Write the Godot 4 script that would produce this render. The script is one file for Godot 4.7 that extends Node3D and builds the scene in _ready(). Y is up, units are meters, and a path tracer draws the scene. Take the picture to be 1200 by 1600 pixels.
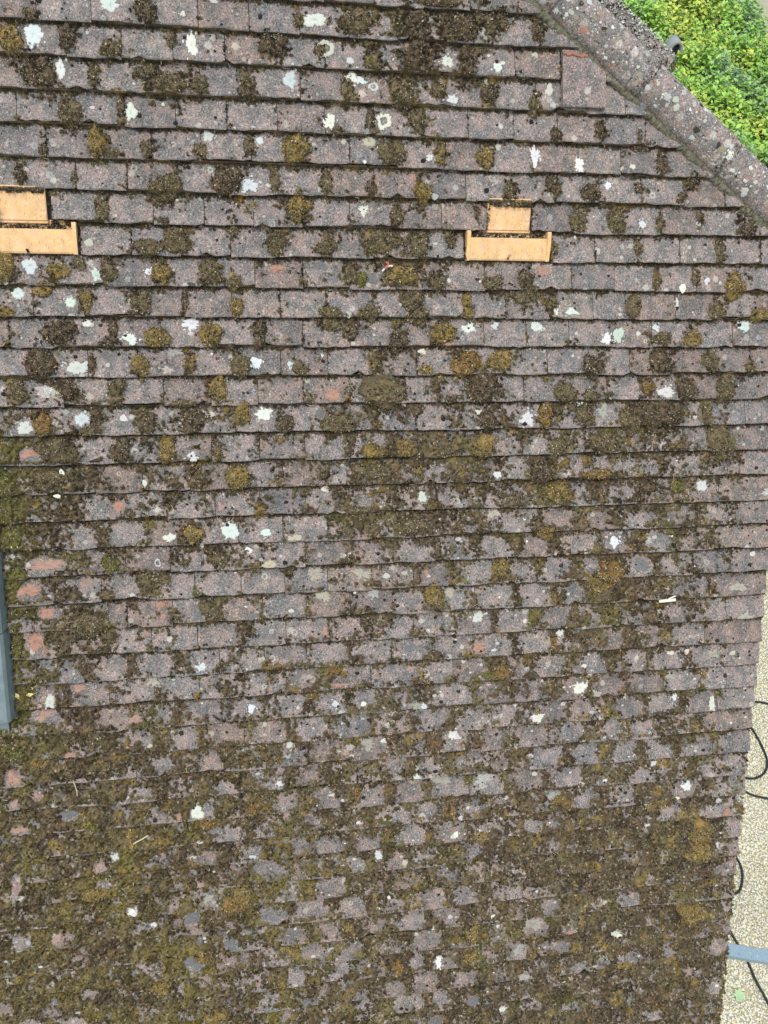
extends Node3D
# A mossy plain-tiled roof seen from above, with a diagonal ridge, a hedge beyond and gravel below.
# Roof coordinates: u runs along the courses (verge at u = 0), v runs down the slope, n stands off the roof.

const PITCH := 50.0
const TOP_Y := 5.9
const GAUGE := 0.10361
const PACE := 0.1683

const CUSHIONS_BROWN := [
	Vector4(-2457, -658, 41, 39), Vector4(-2701, -576, 28, 42), Vector4(-2799, -462, 54, 49), Vector4(-2127, -422, 39, 24), Vector4(-2545, -365, 17, 32),
	Vector4(-2800, -226, 14, 24), Vector4(-2881, -143, 20, 24), Vector4(-2422, -6, 22, 17), Vector4(-2041, -586, 43, 44), Vector4(-1618, -682, 20, 28),
	Vector4(-1546, -682, 41, 40), Vector4(-1394, -670, 69, 45), Vector4(-1257, -707, 46, 37), Vector4(-1473, -740, 50, 20), Vector4(-1702, -573, 20, 37),
	Vector4(-1551, -570, 50, 51), Vector4(-1368, -564, 37, 50), Vector4(-1280, -457, 35, 36), Vector4(-1708, -363, 18, 29), Vector4(-1704, -138, 18, 30),
	Vector4(-1408, 36, 24, 27), Vector4(-1115, -674, 21, 37), Vector4(-1036, -332, 17, 26), Vector4(-866, -360, 22, 28), Vector4(-706, -344, 10, 22),
	Vector4(-695, -300, 30, 18), Vector4(-615, -248, 20, 36), Vector4(-474, -194, 26, 21), Vector4(-1035, -169, 37, 31), Vector4(-884, -137, 40, 32),
	Vector4(-2786, 370, 58, 44), Vector4(-2610, 348, 17, 26), Vector4(-2636, 407, 26, 18), Vector4(-2862, 480, 43, 58), Vector4(-2685, 474, 15, 36),
	Vector4(-2765, 570, 33, 34), Vector4(-2615, 617, 22, 18), Vector4(-2690, 657, 18, 34), Vector4(-2514, 687, 31, 51), Vector4(-2344, 682, 50, 42),
	Vector4(-2602, 778, 27, 47), Vector4(-2361, 259, 13, 31), Vector4(-1609, 408, 39, 47), Vector4(-2102, 376, 23, 55), Vector4(-1397, 614, 27, 19),
	Vector4(-1277, 583, 66, 59), Vector4(-2024, 694, 33, 38), Vector4(-1769, 352, 28, 46), Vector4(-838, 496, 52, 44), Vector4(-511, 691, 55, 67),
	Vector4(-1033, 893, 47, 57), Vector4(-547, 482, 54, 45), Vector4(-246, -20, 37, 33), Vector4(-1310, -65, 12, 18), Vector4(-1198, -94, 34, 11),
	Vector4(-1149, -91, 20, 9), Vector4(-1256, -97, 22, 9), Vector4(-2895, -98, 24, 8), Vector4(-2830, -98, 21, 8), Vector4(-702, -156, 13, 20),
	Vector4(-536, -130, 16, 18), Vector4(-2204, -141, 48, 59), Vector4(-446, 598, 44, 46), Vector4(-564, 716, 38, 46), Vector4(-1248, 694, 36, 40),
	Vector4(-622, 665, 54, 36),
]
const CUSHIONS_OLIVE := [
	Vector4(-2810, -633, 20, 17), Vector4(-2566, -545, 31, 35), Vector4(-2375, -579, 17, 27), Vector4(-2631, -466, 18, 27), Vector4(-2460, -477, 37, 32),
	Vector4(-2375, -442, 67, 36), Vector4(-2290, -449, 32, 28), Vector4(-2134, -476, 22, 28), Vector4(-2710, -345, 35, 50), Vector4(-2580, -223, 29, 20),
	Vector4(-2468, -237, 23, 29), Vector4(-2292, -232, 19, 29), Vector4(-2129, -258, 20, 33), Vector4(-2709, -142, 12, 25), Vector4(-2405, -126, 52, 46),
	Vector4(-2440, -73, 26, 17), Vector4(-2626, -47, 23, 42), Vector4(-2480, 82, 48, 30), Vector4(-2381, 53, 48, 43), Vector4(-2187, 21, 20, 30),
	Vector4(-1954, -664, 19, 20), Vector4(-1769, -670, 55, 44), Vector4(-1695, -532, 34, 18), Vector4(-1595, -444, 50, 54), Vector4(-1784, -451, 22, 45),
	Vector4(-1462, -464, 28, 29), Vector4(-1534, -369, 28, 34), Vector4(-1829, -317, 22, 17), Vector4(-1632, -254, 41, 56), Vector4(-2043, -156, 18, 34),
	Vector4(-1864, -155, 20, 38), Vector4(-1606, -45, 19, 31), Vector4(-2047, 54, 32, 48), Vector4(-1861, 66, 41, 31), Vector4(-1659, 47, 75, 36),
	Vector4(-1534, 60, 36, 45), Vector4(-1197, -141, 22, 31), Vector4(-1116, -428, 24, 39), Vector4(-929, -46, 30, 41), Vector4(-777, -33, 41, 51),
	Vector4(-605, -30, 16, 33), Vector4(-444, -63, 10, 28), Vector4(-686, 51, 18, 28), Vector4(-1023, 56, 25, 28), Vector4(-2715, 139, 25, 21),
	Vector4(-2617, 168, 34, 34), Vector4(-2273, 166, 44, 48), Vector4(-2185, 198, 27, 26), Vector4(-2515, 266, 39, 48), Vector4(-2173, 490, 32, 41),
	Vector4(-2939, 575, 36, 40), Vector4(-2603, 555, 35, 36), Vector4(-2391, 619, 45, 19), Vector4(-2715, 711, 31, 21), Vector4(-2267, 785, 16, 43),
	Vector4(-2844, 774, 66, 46), Vector4(-2866, 889, 66, 42), Vector4(-2341, 896, 21, 43), Vector4(-1776, 164, 28, 36), Vector4(-1455, 190, 34, 32),
	Vector4(-1555, 253, 53, 46), Vector4(-1705, 293, 38, 32), Vector4(-1846, 296, 37, 27), Vector4(-1535, 315, 36, 32), Vector4(-1846, 339, 38, 32),
	Vector4(-1690, 461, 24, 33), Vector4(-1965, 491, 28, 28), Vector4(-1655, 587, 107, 57), Vector4(-1824, 697, 68, 34), Vector4(-1115, 226, 55, 35),
	Vector4(-1123, 161, 30, 28), Vector4(-1013, 256, 25, 33), Vector4(-601, 174, 13, 29), Vector4(-444, 161, 13, 29), Vector4(-683, 270, 34, 43),
	Vector4(-352, 293, 32, 44), Vector4(-563, 391, 53, 25), Vector4(-353, 473, 38, 40), Vector4(-177, 499, 22, 31), Vector4(-951, 603, 52, 40),
	Vector4(-839, 605, 32, 35), Vector4(-274, 585, 39, 56), Vector4(-664, 707, 43, 46), Vector4(-347, 686, 22, 47), Vector4(-861, 679, 32, 40),
	Vector4(-779, 789, 59, 46), Vector4(-271, 817, 56, 79), Vector4(-959, 803, 37, 41), Vector4(-1678, 878, 74, 40), Vector4(-1447, 801, 76, 50),
	Vector4(-1883, -574, 18, 24), Vector4(-354, 45, 19, 31), Vector4(-1241, 188, 44, 32), Vector4(-2269, 1200, 43, 30), Vector4(-2766, 1898, 52, 32),
	Vector4(-2519, 1265, 61, 35), Vector4(-2312, 1402, 48, 36), Vector4(-2761, 1441, 69, 51), Vector4(-1744, 1043, 60, 40), Vector4(-1543, 1101, 66, 41),
]
const CUSHIONS_GOLD := [
	Vector4(-2878, -558, 40, 46), Vector4(-2628, -256, 31, 49), Vector4(-1964, -258, 53, 50), Vector4(-1453, -253, 21, 43), Vector4(-1288, -250, 31, 39),
	Vector4(-1521, -121, 33, 39), Vector4(-1967, -52, 38, 56), Vector4(-1928, -74, 27, 22), Vector4(-2956, 157, 41, 51), Vector4(-2786, 155, 42, 30),
	Vector4(-2438, 172, 33, 39), Vector4(-2837, 226, 29, 26), Vector4(-2694, 265, 26, 44), Vector4(-2183, 286, 23, 40), Vector4(-2957, 299, 33, 22),
	Vector4(-2461, 385, 49, 40), Vector4(-2281, 376, 41, 50), Vector4(-2519, 481, 31, 41), Vector4(-2352, 475, 16, 41), Vector4(-2265, 574, 34, 51),
	Vector4(-2178, 661, 42, 35), Vector4(-2451, 788, 32, 52), Vector4(-2196, 899, 42, 44), Vector4(-1587, 162, 72, 41), Vector4(-1342, 251, 22, 23),
	Vector4(-1336, 298, 25, 21), Vector4(-1432, 368, 54, 42), Vector4(-1213, 470, 55, 36), Vector4(-1495, 502, 27, 24), Vector4(-1683, 804, 39, 32),
	Vector4(-1567, 794, 45, 35), Vector4(-1278, 805, 51, 50), Vector4(-1352, 896, 18, 40), Vector4(-272, 195, 43, 54), Vector4(-158, 297, 44, 30),
	Vector4(-443, 386, 40, 35), Vector4(-949, 983, 53, 47), Vector4(-1435, 1393, 42, 48), Vector4(-1175, 1285, 32, 37), Vector4(-1244, 2953, 41, 46),
	Vector4(-1255, 3066, 36, 33), Vector4(-2225, 2663, 42, 60), Vector4(-2073, 3070, 27, 38), Vector4(-203, 2554, 63, 59), Vector4(-2372, 1102, 38, 40),
	Vector4(-2658, 2337, 35, 46), Vector4(-2985, 1988, 33, 27), Vector4(-2807, 2566, 45, 35), Vector4(-208, 2667, 70, 46), Vector4(-213, 2964, 78, 55),
	Vector4(-2390, 2918, 37, 37), Vector4(-1783, 2855, 28, 31), Vector4(-764, 1371, 67, 39), Vector4(-2347, 3207, 54, 38), Vector4(-2579, 3048, 42, 37),
	Vector4(-401, 2393, 31, 32),
]
const CUSHIONS_RUST := [
	Vector4(-2872, 681, 30, 41), Vector4(-1338, 486, 55, 53), Vector4(-610, 577, 38, 30), Vector4(-1023, 677, 39, 45), Vector4(-785, 917, 68, 21),
	Vector4(-1846, 1680, 26, 25), Vector4(-726, 1318, 61, 66), Vector4(-938, 1609, 17, 39), Vector4(-2356, 2304, 36, 26), Vector4(-2542, 2363, 25, 29),
	Vector4(-1756, 2216, 21, 29), Vector4(-1346, 2349, 22, 36), Vector4(-1620, 2428, 22, 30), Vector4(-1159, 1724, 36, 34), Vector4(-1435, 2032, 25, 26),
	Vector4(-1580, 3078, 29, 39), Vector4(-2265, 2689, 47, 42), Vector4(-863, 2334, 35, 25), Vector4(-994, 1146, 38, 32), Vector4(-2175, 2256, 21, 26),
]
const CUSHIONS_GREEN := [
	Vector4(-1738, 180, 23, 32), Vector4(-2671, 1203, 34, 35), Vector4(-1687, 61, 42, 22), Vector4(-3013, 909, 39, 56), Vector4(-3025, 1002, 35, 62),
	Vector4(-3006, 1086, 35, 43), Vector4(-1280, 2206, 22, 21), Vector4(-795, 1536, 14, 14), Vector4(-446, 979, 28, 27), Vector4(-2996, 1243, 27, 44),
	Vector4(-3016, 1490, 23, 76), Vector4(-3073, 1927, 51, 37), Vector4(-2789, 2281, 29, 28),
]
const LICHEN_MINT := [
	Vector4(-2810, -576, 32, 31), Vector4(-2562, -675, 32, 23), Vector4(-2729, -479, 16, 35), Vector4(-2307, -569, 21, 39), Vector4(-2264, -289, 19, 18),
	Vector4(-2132, -133, 31, 25), Vector4(-1900, -667, 35, 24), Vector4(-1983, -475, 24, 32), Vector4(-2091, -280, 15, 15), Vector4(-1435, -559, 23, 21),
	Vector4(-1256, -547, 19, 17), Vector4(-2873, 145, 25, 25), Vector4(-2656, 175, 21, 26), Vector4(-2481, 162, 13, 15), Vector4(-2917, 237, 21, 21),
	Vector4(-2747, 266, 19, 19), Vector4(-2738, 491, 37, 27), Vector4(-2125, 476, 23, 23), Vector4(-2735, 672, 26, 30), Vector4(-2927, 697, 28, 25),
	Vector4(-2531, 903, 9, 14), Vector4(-1997, 484, 12, 16), Vector4(-1065, 344, 23, 21), Vector4(-741, 372, 21, 27), Vector4(-217, 337, 30, 20),
	Vector4(-2230, 1094, 36, 32), Vector4(-2920, 1735, 21, 24), Vector4(-2170, 1821, 15, 19), Vector4(-1261, 1491, 24, 22), Vector4(-701, 1197, 22, 27),
	Vector4(-2396, 2249, 28, 26), Vector4(-1660, 2523, 19, 24), Vector4(-45, 1009, 26, 14), Vector4(-2099, 1107, 24, 15), Vector4(-1042, -760, 14, 16),
	Vector4(-1202, 907, 16, 15), Vector4(-1479, 1857, 13, 14),
]
const LICHEN_WHITE := [
	Vector4(-2515, -350, 21, 28), Vector4(-2334, -659, 10, 10), Vector4(-1773, -498, 22, 22), Vector4(-1740, -486, 20, 12), Vector4(-1847, -341, 20, 29),
	Vector4(-1493, -241, 16, 15), Vector4(-1415, -437, 26, 15), Vector4(-1730, -57, 18, 20), Vector4(-1061, -482, 14, 30), Vector4(-1103, -260, 15, 35),
	Vector4(-935, -232, 22, 27), Vector4(-733, -234, 13, 11), Vector4(-674, -31, 15, 14), Vector4(-816, -168, 15, 14), Vector4(-2698, 337, 17, 13),
	Vector4(-2554, 387, 24, 20), Vector4(-2342, 336, 29, 22), Vector4(-2356, 814, 21, 17), Vector4(-2847, 569, 21, 18), Vector4(-2096, 658, 28, 24),
	Vector4(-1269, 669, 25, 17), Vector4(-1329, 349, 25, 19), Vector4(-1228, 339, 15, 12), Vector4(-1499, 988, 20, 20), Vector4(-1880, 449, 7, 7),
	Vector4(-935, 289, 26, 17), Vector4(-787, 391, 23, 19), Vector4(-588, 347, 16, 20), Vector4(-508, 257, 8, 24), Vector4(-527, 595, 30, 20),
	Vector4(-1089, 691, 26, 30), Vector4(-343, 974, 25, 21), Vector4(-876, 641, 16, 12), Vector4(-999, 284, 13, 21), Vector4(-395, 172, 13, 12),
	Vector4(-2452, 1114, 23, 17), Vector4(-2356, 1634, 22, 16), Vector4(-2023, 1985, 15, 17), Vector4(-1352, 1990, 22, 23), Vector4(-1839, 1823, 18, 14),
	Vector4(-812, 1818, 31, 29), Vector4(-910, 1580, 17, 17), Vector4(-206, 1934, 18, 30), Vector4(-989, 1942, 28, 18), Vector4(-376, 1898, 15, 15),
	Vector4(-449, 2203, 15, 15), Vector4(-2724, 2416, 17, 17), Vector4(-2065, 2151, 13, 14), Vector4(-1391, 3074, 20, 30), Vector4(-284, 2331, 25, 22),
	Vector4(-2670, 2668, 20, 18), Vector4(-1088, 3363, 15, 17), Vector4(-108, 2635, 10, 17), Vector4(-773, 1763, 20, 14), Vector4(-1501, 2172, 16, 15),
	Vector4(-1742, 2356, 14, 9), Vector4(-1329, 2457, 14, 12), Vector4(-2590, 2740, 15, 12), Vector4(-2512, 3011, 13, 12), Vector4(-566, 3038, 25, 14),
	Vector4(-453, 2498, 18, 16),
]
const LICHEN_RING := [
	Vector4(-1861, -581, 29, 36), Vector4(-1660, -358, 27, 31), Vector4(-1697, -467, 18, 16), Vector4(-2500, 1208, 14, 15), Vector4(-2750, 251, 11, 11),
	Vector4(-449, -40, 10, 9),
]
const LICHEN_PALE := [
	Vector4(-2539, 1675, 29, 24), Vector4(-1731, 1287, 35, 23), Vector4(-1919, 1279, 35, 23), Vector4(-1882, 1371, 33, 24), Vector4(-1693, 1367, 26, 21),
	Vector4(-1703, 2010, 32, 23), Vector4(-1391, 2196, 44, 27), Vector4(-1210, 2212, 34, 27), Vector4(-965, 2939, 42, 30), Vector4(-1025, 3063, 36, 30),
	Vector4(-999, 3199, 27, 24), Vector4(-405, 1802, 21, 18), Vector4(-221, 1711, 24, 21), Vector4(-90, 1545, 36, 23), Vector4(-133, 1415, 35, 17),
	Vector4(-733, 1853, 23, 18), Vector4(-2413, 437, 31, 20), Vector4(-2431, 498, 29, 18), Vector4(-782, 663, 27, 25), Vector4(-2368, 2647, 23, 18),
	Vector4(-1782, 2018, 21, 17), Vector4(-45, 1009, 26, 14), Vector4(-2858, 569, 30, 20), Vector4(-707, 46, 21, 14), Vector4(-723, -673, 10, 8),
	Vector4(-2403, 3264, 27, 19), Vector4(-944, 1611, 33, 20), Vector4(-553, 1203, 22, 16), Vector4(-893, 2316, 29, 18), Vector4(-1506, 1855, 24, 17),
	Vector4(-1383, 1382, 21, 19), Vector4(-1210, 1061, 24, 18),
]
const LICHEN_CREAM := [
	Vector4(-1707, -289, 25, 21), Vector4(-1119, -597, 14, 10), Vector4(-2090, 1233, 24, 20), Vector4(-1991, 1136, 29, 20),
]
const LICHEN_SLATE := [
	Vector4(-2289, 414, 18, 16), Vector4(-2773, 279, 15, 13), Vector4(-1435, 257, 19, 18), Vector4(-1953, -399, 13, 12), Vector4(-705, -438, 17, 17),
	Vector4(-1536, 1604, 21, 16), Vector4(-2517, -296, 13, 12), Vector4(-1884, 132, 23, 18), Vector4(-1011, -179, 25, 22), Vector4(-1698, 179, 16, 18),
	Vector4(-2361, 1425, 22, 21), Vector4(-2155, 1436, 20, 16), Vector4(-1836, -268, 11, 13), Vector4(-2189, -277, 13, 14), Vector4(-2644, 447, 20, 13),
	Vector4(-224, 799, 17, 18), Vector4(-154, 801, 17, 16), Vector4(-1089, 808, 16, 15), Vector4(-1889, 660, 14, 14), Vector4(-1534, 1714, 21, 17),
	Vector4(-1410, 1341, 21, 16), Vector4(-574, 1297, 40, 25), Vector4(-2882, 2216, 34, 22), Vector4(-2344, 2326, 26, 23), Vector4(-2435, 2729, 31, 30),
	Vector4(-2431, 2944, 37, 28), Vector4(-2283, 2870, 27, 25), Vector4(-1233, 3301, 27, 27),
]
const BARE_CLAY := [
	Vector4(-2917, 790, 39, 23), Vector4(-2631, 991, 20, 24), Vector4(-2899, 1199, 63, 22), Vector4(-2967, 1294, 36, 35), Vector4(-2774, 1283, 16, 12),
	Vector4(-2959, 1494, 27, 51), Vector4(-2990, 1454, 23, 18), Vector4(-2906, 1383, 36, 20), Vector4(-2812, 1690, 30, 18), Vector4(-2631, 1740, 17, 19),
	Vector4(-2619, 1829, 31, 16), Vector4(-2947, 1791, 42, 24), Vector4(-2553, 1486, 14, 15), Vector4(-1414, 408, 34, 9), Vector4(-1883, 1516, 20, 19),
	Vector4(-1821, 1739, 36, 8), Vector4(-1257, 1620, 32, 22), Vector4(-1535, 1700, 19, 22), Vector4(-3082, 2039, 28, 32), Vector4(-3071, 2259, 33, 14),
	Vector4(-3106, 2489, 19, 40), Vector4(-2968, 2759, 22, 21), Vector4(-367, 2433, 31, 13), Vector4(-2040, 145, 27, 18), Vector4(-1579, -609, 14, 12),
	Vector4(-2446, -468, 12, 16), Vector4(-1841, 590, 29, 28), Vector4(-1057, 140, 30, 19), Vector4(-1550, -175, 9, 19), Vector4(-2095, 1737, 13, 14),
	Vector4(-2263, 1002, 19, 15), Vector4(-143, 255, 22, 12), Vector4(-502, 2853, 19, 20), Vector4(-768, 3247, 12, 14), Vector4(-194, 3284, 13, 14),
	Vector4(-2537, 2422, 10, 12), Vector4(-2391, 2570, 15, 12), Vector4(-2467, 2256, 13, 17), Vector4(-2041, 2303, 16, 17), Vector4(-1624, 1968, 16, 14),
	Vector4(-1476, 1291, 16, 16), Vector4(-113, 1184, 18, 14), Vector4(-1796, 2037, 18, 17), Vector4(-2788, 2453, 20, 23), Vector4(-2865, 1957, 21, 13),
	Vector4(-783, 2994, 18, 17), Vector4(-2501, 1379, 19, 18), Vector4(-2491, 1418, 12, 13), Vector4(-3081, 2148, 21, 19), Vector4(-2995, 2123, 19, 16),
	Vector4(-87, 2470, 25, 19), Vector4(-1094, 3458, 15, 14),
]
const MOSS_COVER := [
	"2222222233589852111111", "2222222233589852111111", "2222223323588521111111", "3333333323444322111111", "2222223332343222222222",
	"2222233334564322222222", "3333333334564322222222", "3333333323333323332111", "5555543323444444443211", "8888754434566655565321",
	"9999865555677766676532", "8888765555666777787532", "8888765555566677887521", "8888765555665567886421", "8888877666666566676531",
	"9999998876676666677642", "9999999887776666777753", "9999999888887788888764", "9999998777777788999875", "9999998777777778999886",
	"9999998777777778999987", "9999999877777788899987", "9999999888888888999997", "9999999888888889999997", "9999999888888889999997",
]
const BARE_TILE := [
	Vector4(-2755, 1100, 45, 39), Vector4(-2603, 1088, 62, 44), Vector4(-2508, 1178, 47, 45), Vector4(-2744, 1287, 50, 37), Vector4(-2620, 1290, 46, 45),
	Vector4(-2433, 1286, 66, 51), Vector4(-2267, 1284, 60, 46), Vector4(-2642, 1392, 42, 46), Vector4(-2517, 1373, 71, 25), Vector4(-2352, 1392, 60, 46),
	Vector4(-2208, 1399, 36, 41), Vector4(-2632, 1495, 42, 46), Vector4(-2387, 1493, 53, 42), Vector4(-2283, 1489, 68, 42), Vector4(-2685, 1605, 59, 44),
	Vector4(-2519, 1605, 43, 39), Vector4(-2343, 1600, 54, 42), Vector4(-2748, 1713, 42, 47), Vector4(-2565, 1726, 34, 32), Vector4(-2437, 1708, 68, 43),
	Vector4(-2690, 1815, 52, 40), Vector4(-2350, 1795, 69, 32), Vector4(-2576, 1932, 29, 27), Vector4(-2428, 1916, 49, 44), Vector4(-2255, 1911, 63, 39),
	Vector4(-2519, 2027, 34, 28), Vector4(-2334, 2035, 45, 33), Vector4(-2927, 1210, 56, 34), Vector4(-2967, 1294, 40, 35), Vector4(-2969, 1468, 41, 56),
	Vector4(-2931, 1572, 41, 36), Vector4(-2843, 1629, 37, 26), Vector4(-2947, 1791, 51, 37), Vector4(-2930, 1714, 28, 26), Vector4(-2067, 1083, 60, 45),
	Vector4(-1929, 1093, 66, 38), Vector4(-2011, 1180, 61, 38), Vector4(-1856, 1199, 50, 36), Vector4(-1689, 1193, 30, 31), Vector4(-1516, 1210, 46, 21),
	Vector4(-1199, 1205, 58, 40), Vector4(-2079, 1297, 54, 46), Vector4(-1936, 1278, 67, 46), Vector4(-1744, 1281, 51, 31), Vector4(-1635, 1297, 26, 37),
	Vector4(-1548, 1303, 31, 32), Vector4(-1450, 1305, 47, 32), Vector4(-1246, 1290, 53, 43), Vector4(-2002, 1386, 67, 44), Vector4(-1870, 1390, 55, 47),
	Vector4(-1667, 1390, 51, 37), Vector4(-1539, 1401, 52, 37), Vector4(-1356, 1411, 32, 32), Vector4(-1198, 1391, 67, 43), Vector4(-2078, 1492, 55, 47),
	Vector4(-1938, 1492, 63, 40), Vector4(-1802, 1500, 36, 37), Vector4(-1563, 1507, 47, 32), Vector4(-1467, 1486, 47, 41), Vector4(-1266, 1491, 54, 44),
	Vector4(-1153, 1502, 27, 39), Vector4(-2015, 1594, 63, 43), Vector4(-1863, 1592, 64, 43), Vector4(-1666, 1596, 65, 44), Vector4(-1536, 1598, 58, 41),
	Vector4(-1359, 1595, 67, 39), Vector4(-1172, 1589, 54, 39), Vector4(-1955, 1678, 41, 27), Vector4(-1743, 1700, 52, 33), Vector4(-1606, 1690, 47, 39),
	Vector4(-1410, 1694, 59, 39), Vector4(-1276, 1694, 49, 34), Vector4(-2008, 1811, 51, 38), Vector4(-1855, 1811, 57, 33), Vector4(-1717, 1804, 37, 39),
	Vector4(-1373, 1808, 68, 42), Vector4(-2096, 1923, 56, 39), Vector4(-1925, 1908, 62, 39), Vector4(-1743, 1914, 42, 42), Vector4(-1424, 1910, 43, 34),
	Vector4(-1261, 1916, 44, 29), Vector4(-1690, 2020, 53, 40), Vector4(-1354, 2024, 38, 35), Vector4(-1184, 2014, 39, 41), Vector4(-1124, 1912, 28, 29),
	Vector4(-958, 1082, 54, 32), Vector4(-781, 1101, 49, 32), Vector4(-608, 1107, 50, 32), Vector4(-857, 1197, 68, 38), Vector4(-1027, 1190, 54, 32),
	Vector4(-700, 1203, 50, 38), Vector4(-496, 1211, 45, 33), Vector4(-117, 1206, 103, 39), Vector4(-1076, 1295, 49, 40), Vector4(-933, 1290, 55, 38),
	Vector4(-783, 1294, 50, 38), Vector4(-582, 1303, 45, 44), Vector4(-461, 1302, 29, 39), Vector4(-86, 1299, 89, 42), Vector4(-1036, 1394, 60, 44),
	Vector4(-853, 1403, 50, 33), Vector4(-104, 1407, 89, 40), Vector4(-941, 1500, 55, 39), Vector4(-1086, 1501, 38, 39), Vector4(-399, 1520, 35, 34),
	Vector4(-85, 1508, 75, 41), Vector4(-1027, 1606, 61, 34), Vector4(-672, 1618, 34, 34), Vector4(-398, 1606, 29, 29), Vector4(-113, 1610, 96, 41),
	Vector4(-953, 1703, 62, 40), Vector4(-762, 1715, 40, 40), Vector4(-562, 1719, 46, 35), Vector4(-417, 1720, 53, 35), Vector4(-250, 1718, 60, 35),
	Vector4(-94, 1710, 73, 42), Vector4(-835, 1811, 57, 41), Vector4(-685, 1807, 64, 38), Vector4(-514, 1818, 65, 38), Vector4(-359, 1820, 54, 36),
	Vector4(-122, 1815, 97, 42), Vector4(-908, 1919, 46, 35), Vector4(-795, 1915, 46, 35), Vector4(-585, 1922, 53, 39), Vector4(-439, 1917, 59, 36),
	Vector4(-252, 1925, 48, 36), Vector4(-89, 1927, 80, 37), Vector4(-1016, 2016, 57, 35), Vector4(-838, 2021, 46, 36), Vector4(-656, 2026, 35, 42),
	Vector4(-519, 2025, 47, 36), Vector4(-52, 2051, 43, 31), Vector4(-938, 2122, 58, 36), Vector4(-774, 2124, 58, 36), Vector4(-590, 2130, 53, 37),
	Vector4(-431, 2134, 54, 37), Vector4(-262, 2148, 49, 31), Vector4(-58, 2143, 44, 38), Vector4(-1689, 2234, 54, 41), Vector4(-1527, 2249, 55, 36),
	Vector4(-1343, 2236, 67, 36), Vector4(-1196, 2228, 62, 42), Vector4(-2032, 2231, 47, 35), Vector4(-1862, 2256, 48, 23), Vector4(-1572, 2343, 50, 30),
	Vector4(-1451, 2333, 39, 36), Vector4(-1257, 2334, 40, 36), Vector4(-1991, 2449, 32, 30), Vector4(-1858, 2454, 65, 36), Vector4(-1707, 2458, 44, 30),
	Vector4(-1505, 2439, 50, 42), Vector4(-1338, 2447, 62, 31), Vector4(-2129, 2515, 48, 36), Vector4(-1756, 2549, 38, 30), Vector4(-1578, 2553, 45, 37),
	Vector4(-1851, 2645, 55, 37), Vector4(-1415, 2748, 46, 38), Vector4(-1284, 2750, 46, 32), Vector4(-2095, 2761, 65, 31), Vector4(-1941, 2736, 71, 40),
	Vector4(-1778, 2746, 44, 37), Vector4(-1490, 2853, 46, 38), Vector4(-1356, 2850, 52, 38), Vector4(-2024, 2850, 38, 31), Vector4(-1866, 2845, 44, 25),
	Vector4(-1431, 2956, 70, 39), Vector4(-1954, 2953, 44, 32), Vector4(-1789, 2974, 34, 25), Vector4(-1487, 3058, 41, 33), Vector4(-2010, 3063, 39, 38),
	Vector4(-1806, 3058, 39, 32), Vector4(-1591, 3175, 52, 33), Vector4(-1436, 3163, 65, 33), Vector4(-1261, 3174, 54, 27), Vector4(-1512, 3262, 65, 40),
	Vector4(-1382, 3264, 36, 34), Vector4(-1394, 3389, 42, 34), Vector4(-1006, 2236, 58, 36), Vector4(-846, 2229, 64, 37), Vector4(-493, 2245, 48, 25),
	Vector4(-769, 2349, 30, 31), Vector4(-575, 2345, 42, 31), Vector4(-305, 2339, 56, 32), Vector4(-358, 2434, 37, 32), Vector4(-150, 2457, 63, 26),
	Vector4(-997, 2450, 35, 31), Vector4(-48, 2544, 32, 39), Vector4(-1018, 2762, 48, 26), Vector4(-880, 2852, 42, 33), Vector4(-517, 2861, 56, 33),
	Vector4(-935, 2953, 48, 33), Vector4(-824, 3072, 43, 27), Vector4(-695, 3189, 94, 34), Vector4(-526, 3171, 44, 28), Vector4(-307, 3155, 32, 35),
	Vector4(-50, 3171, 46, 35), Vector4(-760, 3392, 51, 28), Vector4(-353, 3496, 59, 29), Vector4(-60, 3396, 33, 36), Vector4(-58, 2758, 52, 27),
	Vector4(-37, 2652, 26, 40), Vector4(-2648, 2058, 58, 17), Vector4(-2611, 2150, 54, 28), Vector4(-2542, 2255, 40, 23), Vector4(-2287, 2140, 30, 28),
	Vector4(-2366, 2243, 35, 23), Vector4(-2242, 2356, 41, 23), Vector4(-2361, 2449, 36, 29), Vector4(-2193, 2449, 47, 29), Vector4(-2773, 2541, 35, 23),
	Vector4(-2368, 2647, 31, 30), Vector4(-2436, 2744, 26, 42), Vector4(-2431, 2950, 42, 28), Vector4(-2917, 2745, 35, 24), Vector4(-3098, 2758, 49, 24),
	Vector4(-3011, 3080, 45, 31), Vector4(-2912, 3163, 51, 25), Vector4(-3108, 3144, 50, 25), Vector4(-3188, 3055, 30, 30), Vector4(-2861, 3040, 31, 25),
]


var rng := RandomNumberGenerator.new()
var roof_at: Transform3D
var house: Node3D
var cover_noise := FastNoiseLite.new()
var fine_noise := FastNoiseLite.new()
var hue_noise := FastNoiseLite.new()
var gold_noise := FastNoiseLite.new()
var clump_noise := FastNoiseLite.new()
var cell_noise := FastNoiseLite.new()
var cam: Camera3D
var M := {}

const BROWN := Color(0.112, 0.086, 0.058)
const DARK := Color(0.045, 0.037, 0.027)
const OLIVE := Color(0.150, 0.126, 0.070)
const GOLD := Color(0.265, 0.190, 0.060)
const STRAW := Color(0.400, 0.360, 0.240)
const GREEN := Color(0.130, 0.135, 0.030)
const RUST := Color(0.225, 0.138, 0.050)
const ASH := Color(0.230, 0.215, 0.180)


# ---------------------------------------------------------------- helpers
func tag(o: Node, label := "", category := "", group := "", kind := "") -> void:
	if label: o.set_meta("label", label)
	if category: o.set_meta("category", category)
	if group: o.set_meta("group", group)
	if kind: o.set_meta("kind", kind)


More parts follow.
